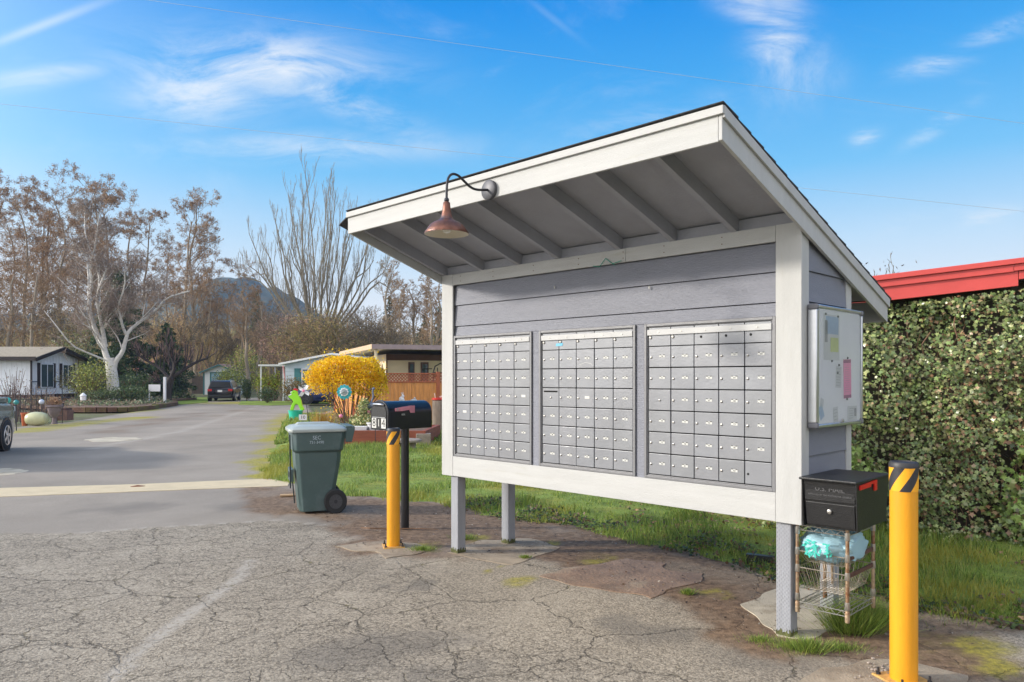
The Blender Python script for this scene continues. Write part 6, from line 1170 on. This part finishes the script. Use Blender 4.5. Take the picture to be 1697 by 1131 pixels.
# birch
M_bir = mat('birch_bark', (.60, .58, .55), .6, .12, 4, .4, 12, streak=(1.2, 1.2, 5), dirt=((.12, .11, .10), 2.6, .56, .8)); M_birt = bark('birch_twig', (.30, .23, .19))
kB = 42/F
def bp_(px, py, y=0): return ((px-187)*kB, y, (663-py)*kB)
limbs = [([bp_(189, 672), bp_(188, 640), bp_(185, 612), bp_(182, 594)], .37, .25, 9), ([bp_(188, 640), bp_(186, 612), bp_(176, 590), bp_(171, 570), bp_(158, 548), bp_(150, 520), bp_(147, 490), bp_(138, 465, .6), bp_(128, 430, 1)], .21, .04, 0),
 ([bp_(175, 575), bp_(172, 555), bp_(172, 525, -.4), bp_(173, 495, -.8), bp_(186, 468, -1), bp_(196, 450, -1.2)], .13, .04, 0), ([bp_(189, 612), bp_(192, 598), bp_(203, 585), bp_(208, 565), bp_(213, 548), bp_(228, 530, .5), bp_(248, 512, .8), bp_(262, 490, 1), bp_(300, 478, 1.2)], .155, .03, 0),
 ([bp_(210, 556), bp_(207, 540, -.3), bp_(209, 530, -.5), bp_(206, 510, -.7), bp_(222, 480, -1), bp_(230, 455, -1.5)], .09, .03, 0), ([bp_(148, 500), bp_(152, 470), bp_(149, 440), bp_(160, 400), bp_(164, 350)], .10, .02, 0), ([bp_(173, 500, -.6), bp_(175, 450, -.6), bp_(150, 400, -.5), bp_(140, 350, 0)], .08, .02, 0),
 ([bp_(182, 600), bp_(160, 585, -1), bp_(145, 575, -1.5), bp_(130, 545, -2), bp_(110, 520, -2)], .07, .02, 1), ([bp_(175, 540), bp_(190, 520), bp_(205, 500, 1), bp_(220, 470, 1.6)], .07, .02, 0)]
tree('birch_tree', 'white barked birch with spreading bare limbs in the mossy edged bed', 'tree', (-22.5, 42, .30), grow(limbs, False, 5, 4, .12, (10, 6, 5, 3), (.34, .44, .5, .5), .25, .010, .75, .14, .36), M_bir, M_birt, extra=lambda t_: birch_twigs(t_))
# pruned fruit tree
limbs = [([(0, 0, -.3), (.05, 0, .6), (.25, 0, 1.3)], .28, .20, 9), ([(.2, 0, 1.2), (-.5, .2, 1.9), (-1.3, .3, 2.3), (-1.9, .2, 2.7)], .12, .05, 0), ([(.25, 0, 1.3), (.5, 0, 2.0), (.3, -.3, 2.8), (.1, -.3, 3.4)], .13, .05, 0), ([(.3, 0, 1.3), (1.0, 0, 1.8), (1.7, .3, 2.3), (2.3, .4, 2.5)], .12, .05, 0), ([(.3, 0, 1.25), (-.1, .8, 2.0), (-.6, 1.1, 2.8)], .1, .05, 0), ([(.1, 0, .8), (-.6, -.2, 1.1), (-.9, -.2, .9)], .07, .03, 0)]
tree('fruit_tree', 'dark gnarled pruned fruit tree with upright pinkish twigs right of the birch', 'tree', (-20.6, 44.5, .25), grow(limbs, False, 8, 3, .75, (12, 6, 2), (.62, .35, .4), .25, .012), bark('dark_gnarled_bark', (.035, .028, .028)), bark('pinkish_twig', (.20, .125, .11)))
# big many stemmed tree with upright shoots
rs_ = random.Random(3); limbs = [([(0, 0, 0), (0, 0, 2.5), (.1, 0, 4.6)], .45, .38, 9)]
for i in range(27):
    f = -1+2*(i+.5)/27+rs_.uniform(-.06, .06); y = rs_.uniform(-2.2, 2.2); wx = f*6.0; h_ = 17.0-5.0*abs(f)**1.6+rs_.uniform(-4.0, .7)
    limbs.append(([(f*.2, y*.1, 4.2), (wx*.42+rs_.uniform(-.3, .3), y*.5, 6.3), (wx*.72+rs_.uniform(-.5, .5), y*.9, 9.0), (wx*.88+rs_.uniform(-.4, .4), y*1.1, (9+h_)/2), (wx*(1.0)+rs_.uniform(-.3, .3), y*1.2, h_)], .098, .02, 0))
M_gb2 = bark('grey_green_bark', (.22, .19, .14)); tree('pollarded_maple', 'large bare tree with a fan of tall upright shoots left of the kiosk roof', 'tree', (-14.6, 56, 0), grow(limbs, False, 12, 3, .8, (11, 5, 3), (.26, .42, .5), .25, .009, .55, .10, .42), M_gb2, bark('shoot_bark', (.25, .21, .15)), sc=.97)
# alders: three shapes, copied
M_ald = bark('alder_bark', (.23, .18, .125)); M_aldt = bark('alder_twig', (.30, .20, .115))
def alder(seed, h_, lean, twin=False, sp_=.5):
    rs = random.Random(seed); limbs = []
    for q in range(2 if twin else 1):
        x = q*.9-.4*twin; p = [(x, 0, -.5)]
        for k in range(1, 9): p.append((x+lean*k/8+rs.gauss(0, .22)*k/4, rs.gauss(0, .25), h_*(.92 if q else 1)*k/8))
        limbs.append((p, .26, .05, 0))
    A, B = grow(limbs, True, seed, 4, .16, (18, 7, 6, 4), (sp_*.46, .46, .5, .55), .36, .017, .85, .14, .42)
    return A, B
def catk(t_, B, nn=9500, s_=.085):
    v = np.array(B.v); v = v[v[:, 2] > .45*v[:, 2].max()]; P = v[rng.integers(0, len(v), nn)]+rng.normal(size=(nn, 3))*.12
    leafball('catkins', P, s_, [(.36, .21, .11), (.28, .16, .08), (.44, .28, .14), (.20, .12, .065)], t_, jit=.25, shape=[(-.3, 0, 0), (.3, 0, 0), (.3, 1, 0), (-.3, 1, 0)])
protos = []
for i, (sd_, h_, ln_, tw_) in enumerate(((31, 23, .8, False), (32, 21, -1.0, True), (33, 24, .3, False))):
    A, B = alder(sd_, h_, ln_, tw_); t_ = thing('alder_tree', 'x', 'tree', (0, 0, 0), 0, 'bare alders behind the gardens'); A.build('trunk', M_ald, t_, smooth=True); B.build('crown', M_aldt, t_); catk(t_, B); protos.append(t_)
spots = [(-5, 78, 22.5, 2, 'tall bare alder at the very left edge above the mobile home'), (38, 72, 20.5, 0, 'bare alder with dark forks second from the left above the mobile home roof'), (70, 84, 23, 1, 'twin stemmed bare alder above the mobile home gable'), (100, 75, 21.5, 2, 'bare alder just left of the birch crown'), (150, 82, 25.5, 0, 'tallest bare alder rising above the birch'),
  (182, 90, 26, 1, 'twin stemmed bare alder behind the tallest one above the birch'), (215, 80, 22.0, 2, 'bare alder right of the dark fir tip'), (248, 88, 22.5, 0, 'bare alder above the pruned fruit tree'), (308, 70, 19.2, 1, 'dark twin trunked alder standing alone right of the alder group'), (278, 95, 19, 2, 'lower bare alder just left of the lone twin trunked alder'),
  (398, 74, 14.8, 0, 'slender bare alder between the hill and the many stemmed tree'), (20, 96, 24, 0, 'far bare alder seen between the two leftmost ones'), (125, 98, 23, 2, 'far bare alder behind the birch crown')]
for i, (px, D, h_, k, lb) in enumerate(spots):
    sc = .90*h_/(23, 21, 24)[k]; loc = ((px-848.5)*D/F, D, -.1); first = protos[k] if not protos[k].get('used') else None
    if first: first['label'] = lb; first['used'] = 1; first.location = loc; first.rotation_euler.z = i*1.3; first.scale = (sc,)*3
    else: trees_copy(protos[k], lb, loc, i*1.3, sc)
# slim pale trunks in the middle distance
A, B = alder(41, 13, .2, False, .35); sl0 = thing('slim_tree', 'x', 'tree', (0, 0, 0), 0, 'slim bare trees in the middle distance'); A.build('trunk', bark('pale_bark', (.30, .25, .19)), sl0, smooth=True); B.build('crown', M_aldt, sl0)
A, B = alder(42, 12, -.5, False, .6); sl1 = thing('slim_tree', 'x', 'tree', (0, 0, 0), 0, 'slim bare trees in the middle distance'); A.build('trunk', bark('pale_bark', (.2, .17, .145)), sl1, smooth=True); B.build('crown', M_aldt, sl1)
sp2 = [(345, 79, 10.5, 0, 'slim bare tree directly above the small garage roof'), (362, 82, 10, 1, 'thin bare tree right of the garage roof peak'), (383, 80, 11, 0, 'slim pale trunk above the right end of the garage'), (412, 66, 9, 1, 'thin bare tree just right of the slender alder'), (430, 78, 10.5, 0, 'slim bare tree above the pergola'), (447, 84, 9.5, 1, 'thin far tree left of the reddish thicket tree'), (470, 90, 11, 0, 'slim far tree above the pale blue house'),
   (640, 70, 11.0, 1, 'thin bare tree behind the cream house roof left of centre'), (668, 66, 9.5, 0, 'slim bare tree rising right of the many stemmed tree'), (690, 72, 10.5, 1, 'thin bare tree left of the small dark conifers'), (712, 64, 10.2, 0, 'slim pale twin tree under the left end of the kiosk roof'), (724, 70, 11, 1, 'last thin bare tree beside the left kiosk post'), (288, 62, 9, 0, 'slim bare tree rising from the board fence'), (325, 80, 12, 1, 'thin bare tree between the lone alder and the garage'), (236, 60, 8.5, 1, 'thin bare tree right of the dark fir'), (55, 62, 10, 0, 'slim tree with ivy trunk behind the mobile home roof'), (70, 66, 9, 1, 'thin leaning tree behind the mobile home ridge'), (12, 64, 11, 1, 'thin bare tree at the far left behind the mobile home roof')]
for i, (px, D, h_, k, lb) in enumerate(sp2):
    p_ = (sl0, sl1)[k]; sc = h_/(13, 12)[k]; loc = ((px-848.5)*D/F, D, -.1)
    if not p_.get('used'): p_['label'] = lb; p_['used'] = 1; p_.location = loc; p_.scale = (sc,)*3
    else: trees_copy(p_, lb, loc, i*2.1, sc)
for o in list(protos)+[sl0, sl1]: del o['used']
for o in C.objects:
    if 'used' in o: del o['used']
# twiggy olive and pink crowned trees in front of the many stemmed tree
TW = [(-.035, 0, 0), (.035, 0, 0), (.03, 1, 0), (-.03, 1, 0)]
def twiggy(loc, lab, wx, wz, zc, pal, n, seed, grp='twiggy budding trees'):
    rs = random.Random(seed); limbs = [([(0, 0, 0), (.1, 0, zc*.4), (0, 0, zc*.7)], .16, .12, 9)]
    for i in range(9): a = rs.random()*6.28; limbs.append(([(0, 0, zc*.45), (wx*.45*math.cos(a), wx*.3*math.sin(a), zc), (wx*.9*math.cos(a), wx*.6*math.sin(a), zc+wz*rs.uniform(.1, .8))], .08, .02, 0))
    t_ = tree('budding_tree', lab, 'tree', loc, grow(limbs, False, seed, 3, .25, (8, 5, 4), (.45, .5, .5), .2, .012), M_gb2, bark('olive_twig', (.12, .09, .06)), grp)
    leafball('twig_tips', ellip(n, wx, wx*.7, wz, (0, 0, zc), .25), .30, pal, t_, shape=TW, jit=.3); leafball('buds', ellip(n, wx, wx*.7, wz, (0, 0, zc), .35), .075, pal, t_, jit=.3); return t_
OL = [(.285, .232, .075), (.360, .285, .090), (.195, .165, .060), (.390, .225, .135), (.135, .120, .060)]; PK = [(.392, .217, .174), (.290, .174, .123), (.435, .290, .189), (.203, .131, .102)]; GO = [(.30, .24, .08), (.24, .18, .06), (.17, .13, .05)]
twiggy((-12.6, 49, 0), 'wide olive brown budding tree behind the yellow bush', 3.6, 2.1, 4.1, OL, 5200, 51)
twiggy((-16.0, 54, 0), 'pinkish brown budding tree left of the wide olive one', 2.8, 2.2, 4.3, PK, 4200, 52)
twiggy((-9.6, 52, 0), 'brown budding tree behind the cream house roof', 3.4, 1.9, 3.9, [(.27, .19, .11), (.32, .24, .12), (.19, .15, .08)], 4200, 53)
twiggy((-26.6, 58, 0), 'golden twiggy tree behind the fruit tree', 3.0, 2.6, 4.2, [(.46, .30, .14), (.38, .23, .12), (.50, .36, .16)], 3800, 54)
twiggy((-37.5, 64, 0), 'golden brown twiggy tree behind the mobile home gable', 4.2, 3.0, 5.2, [(.46, .34, .12), (.37, .25, .10), (.30, .21, .10)], 4600, 55)
twiggy((-47, 66, 0), 'brown twiggy tree behind the mobile home roof at the far left', 4.6, 2.6, 5.4, [(.34, .23, .12), (.42, .29, .13), (.25, .17, .09)], 4600, 56)
twiggy((-31.5, 78, 0), 'golden brown twiggy tree above the small garage roof', 3.8, 3.2, 4.6, [(.46, .34, .12), (.38, .27, .10), (.30, .21, .10)], 3600, 57)
twiggy((-25.5, 82, 0), 'tan twiggy tree below the hill between garage and pergola', 3.8, 3.4, 4.8, [(.40, .29, .14), (.34, .23, .12), (.46, .34, .16)], 3600, 58)
# evergreens
def conifer(loc, lab, h_, w_, n, seed, pal=[(.038, .080, .030), (.067, .114, .038), (.027, .057, .023), (.095, .133, .048)], grp=None, s_=.16):
    t_ = thing('fir_tree', lab, 'tree', loc, 0, grp); rs = random.Random(seed); b = MB(); b.tube([(0, 0, 0), (0, 0, h_*.97)], [h_*.022, .02], 7); b.build('trunk', bark('fir_bark', (.06, .045, .035)), t_)
    P = []; B = MB(); nbh = int(h_*16)
    for i in range(nbh):
        z = h_*(.04+.94*(i+rs.random())/nbh); r = w_*(1-(z/h_))**.8*rs.uniform(.65, 1.1)+.12; a = rs.random()*6.28; q = [(0, 0, z), (r*.5*math.cos(a), r*.5*math.sin(a), z-.02*r), (r*math.cos(a), r*math.sin(a), z-.28*r)]
        B.tube(q, [.03, .02, .008], 3, cap=False); m = max(6, int(n*(r/w_)/nbh*1.6))
        for k in range(m): f = rs.random()**.7; s = .30*r*(1.05-f)+.06; P.append((r*f*math.cos(a)-math.sin(a)*rs.gauss(0, s*.6), r*f*math.sin(a)+math.cos(a)*rs.gauss(0, s*.6), z-.28*r*f*f+rs.gauss(0, .06)))
    B.build('branches', bark('fir_bark', (0, 0, 0)), t_); P = np.array(P); up = P.copy(); up[:, 2] = -.3; up /= np.linalg.norm(up, axis=1)[:, None]
    leafball('needles', P, s_, pal, t_, shape=[(-.22, 0, 0), (.22, 0, 0), (.10, 1, .05), (-.10, 1, .05)], jit=.3); return t_
conifer((-26.6, 50.5, 0), 'large dark fir directly behind the birch', 9.2, 3.3, 16000, 1, s_=.20)
conifer((-23.9, 51.5, 0), 'lower dark fir between the birch and the fruit tree', 5.4, 2.6, 9000, 2, s_=.18)
conifer((-10.2, 86, 0), 'small dark conifer left of the kiosk post in the distance', 9.0, 2.2, 4000, 3, grp='small dark conifers', s_=.22)
conifer((-8.8, 90, 0), 'small dark conifer nearest the left kiosk post in the distance', 10.5, 2.3, 4000, 4, grp='small dark conifers', s_=.22)
conifer((-13.5, 82, 0), 'small dark conifer behind the slim bare trees', 10.8, 2.6, 4500, 5, grp='small dark conifers', s_=.22)
conifer((-36, 105, 0), 'far conifer at the foot of the blue hill', 14.0, 3.0, 4500, 6, grp='small dark conifers', s_=.3)
def bush(loc, lab, wx, wz, pal, n, s_=.08, grp='garden bushes', nm='bush'):
    t_ = thing(nm, lab, 'bush', loc, 0, grp); b = MB(); [b.tube([(0, 0, 0), (wx*.3*math.cos(a), wx*.3*math.sin(a), wz*.7), (wx*.6*math.cos(a), wx*.5*math.sin(a), wz*1.3)], .02, 4) for a in np.arange(0, 6.2, .6)]; b.build('stems', M_fb, t_)
    leafball('leaves', ellip(n, wx, wx*.8, wz, (0, 0, wz), .3), s_, pal, t_, jit=.25); return t_
EG = [(.056, .104, .035), (.088, .144, .048), (.040, .072, .029), (.144, .176, .064)]; YL = [(.319, .362, .072), (.435, .435, .087), (.203, .246, .058), (.131, .160, .043)]
bush((-23.3, 41.2, .3), 'yellow green bush left of the birch trunk', 1.3, 1.15, YL, 2600); bush((-24.3, 42.2, .35), 'olive bush beside the mobile home gable', 1.5, .95, [(.10, .11, .05), (.15, .14, .06), (.07, .07, .035)], 2400)
bush((-22.2, 40.5, .35), 'low ivy mound at the foot of the birch', 1.3, .28, [(.05, .09, .04), (.09, .13, .05), (.16, .20, .08)], 2200, .07); bush((-20.9, 40.6, .2), 'low dark green bush at the right end of the birch bed', 1.2, .5, EG, 2300); bush((-22.0, 43.4, .2), 'dark evergreen bush between birch and fruit tree', 1.2, .9, EG, 2400)
bush((-30.8, 52.5, 0), 'pale leafed tall bush behind the mobile home gable', 2.1, 2.6, [(.22, .24, .08), (.30, .30, .12), (.14, .15, .06), (.08, .09, .04)], 3600, .14)
bush((-27.2, 72.5, 0), 'bright green bush behind the garage', 1.4, 1.5, [(.10, .16, .04), (.16, .22, .05), (.22, .24, .06)], 1800, .13)
bush((-24.5, 64, 0), 'dark bush between the garage and the potted bamboo', 1.3, 1.2, EG, 2200, .1); bush((-22.8, 60, 0), 'yellow green bush left of the pergola', 1.4, 1.3, YL, 2200, .1); bush((-24.3, 68, 0), 'yellow green taller bush behind the pergola', 2.0, 2.2, YL, 2400, .13)
bush((-13.4, 45.6, 0), 'amber brown bush against the pale blue house', .85, .85, [(.32, .20, .05), (.25, .17, .05), (.16, .12, .04)], 1900); bush((-15.1, 46.0, 0), 'small green bush at the corner of the pale blue house', .7, .5, EG, 1200)
cs_ = thing('columnar_shrub', 'dark green egg shaped clipped shrub right of the black car', 'shrub', (-18.0, 50.6, 0)); b = MB(); b.tube([(0, 0, 0), (0, 0, 1.2)], .04, 6); b.build('stem', M_fb, cs_); leafball('leaves', ellip(2400, .34, .34, .78, (0, 0, .80), .5), .07, EG, cs_)
tree_g = bush((6.2, 13.5, 0), 'bare tips of a shrub showing above the red roof edge', 1.5, 1.6, [(.09, .07, .06), (.14, .10, .08)], 200, .06)
rs_ = random.Random(9); AB = grow([([(0, 0, 0), (0, 0, 2.2)], .08, .05, 9)]+[([(0, 0, 1.6), (x*.5, 0, 2.6), (x, 0, 3.1+.35*rs_.random())], .02, .005, 0) for x in (-.45, -.25, -.05, .15, .3)], False, 9, 2, .5, (6, 3), (.22, .4), .3, .005)
for o in [tree_g]+list(tree_g.children): bpy.data.objects.remove(o)
tt_ = tree('bare_shrub', 'bare tips of a shrub showing above the red roof edge', 'shrub', (6.25, 12.5, 0), AB, M_gb2, bark('olive_twig', (0, 0, 0)))
leafball('buds', np.array([(rs_.uniform(-.5, .5), rs_.uniform(-.2, .2), rs_.uniform(2.8, 3.45)) for _ in range(60)]), .06, [(.16, .12, .10), (.09, .07, .06)], tt_)
# wooded slope: one mass of brush behind the gardens
n = 90000; X = rng.uniform(-110, 45, n); Y = rng.uniform(84, 200, n); zz = gz(X, Y); hh = 2.5+5.5*rng.random(n)**1.4
a = rng.uniform(0, 6.28, n); o = np.zeros(n); ln = np.stack([rng.normal(size=n)*.28, rng.normal(size=n)*.28, o+1], 1); Rm = np.stack([np.stack([np.cos(a), np.sin(a), o], 1), np.stack([-np.sin(a), np.cos(a), o], 1), ln], 2)
fl_ = rng.random(n)*hh*.75*fbm(X*.09, Y*.09, 3, 8)*1.6
M_brush = mat('brush', (0, 0, 0), .9, .15, 3, attr=True, trans=.2)
scatter('distant_woodland', np.stack([X, Y, zz+fl_], 1), Rm, np.stack([.05+.08*rng.random(n), o+1, .8+1.6*rng.random(n)], 1), [(-.5, 0, 0), (.5, 0, 0), (.3, 0, 1), (-.3, 0, 1)], LEAFf, M_brush,
        pick(n, [(.36, .23, .12), (.44, .30, .13), (.27, .18, .11), (.48, .35, .12), (.23, .21, .09), (.34, .31, .10)], .25)*(.75+.5*fbm(X*.06, Y*.06, 3, 19))[:, None], label='brown leafless woodland massed on the slope behind the gardens', cat='woodland', kind='stuff')
# ------------------------------------------------------------------ far hills
M_hill = mat('forested_hill', (.045, .065, .055), .95, .5, .12, .0, 1, dirt=((.075, .070, .045), .05, .5, .7))
def ridge(name, D, prof, depth, xs0=-900, xs1=1900):
    xs = np.linspace((xs0-848.5)*D/F, (xs1-848.5)*D/F, 260); ys = np.linspace(D-depth, D+depth, 30)
    pxs = [p[0] for p in prof]; hs = [CH+(HZ-p[1])*D/F for p in prof]
    def zf(X, Y): t = 1-np.abs(Y-D)/depth; return -5+(np.interp(X*F/D+848.5, pxs, hs)+5+D*.010*(fbm(X*60/D+5, Y*20/D, 5, 3)-.5)*2)*np.sin(np.clip(t, 0, 1)*math.pi/2)
    grid(name, xs, ys, zf, None, M_hill, kind='structure')
ridge('hill', 450, [(-900, 590), (200, 520), (300, 500), (345, 484), (368, 466), (388, 461), (412, 464), (436, 476), (460, 479), (485, 492), (512, 512), (545, 540), (620, 572), (760, 600), (1900, 622)], 110)
ridge('hill', 590, [(-900, 560), (150, 520), (200, 505), (260, 492), (300, 498), (340, 515), (420, 540), (600, 560), (1900, 620)], 110)
# ------------------------------------------------------------------ thin air that turns the hill blue
hz_ = MB(); hz_.box(-860, 860, -230, 760, -7, 68)
hm = bpy.data.materials.new('haze'); hm.use_nodes = True; t, n, l = nodes(hm); n.remove(n['Principled BSDF']); pv = n.new('ShaderNodeVolumePrincipled')
pv.inputs['Color'].default_value = (.50, .68, 1.0, 1); pv.inputs['Density'].default_value = .00038; l.new(pv.outputs[0], n['Material Output'].inputs['Volume'])
hz_.build('haze', hm, kind='stuff')
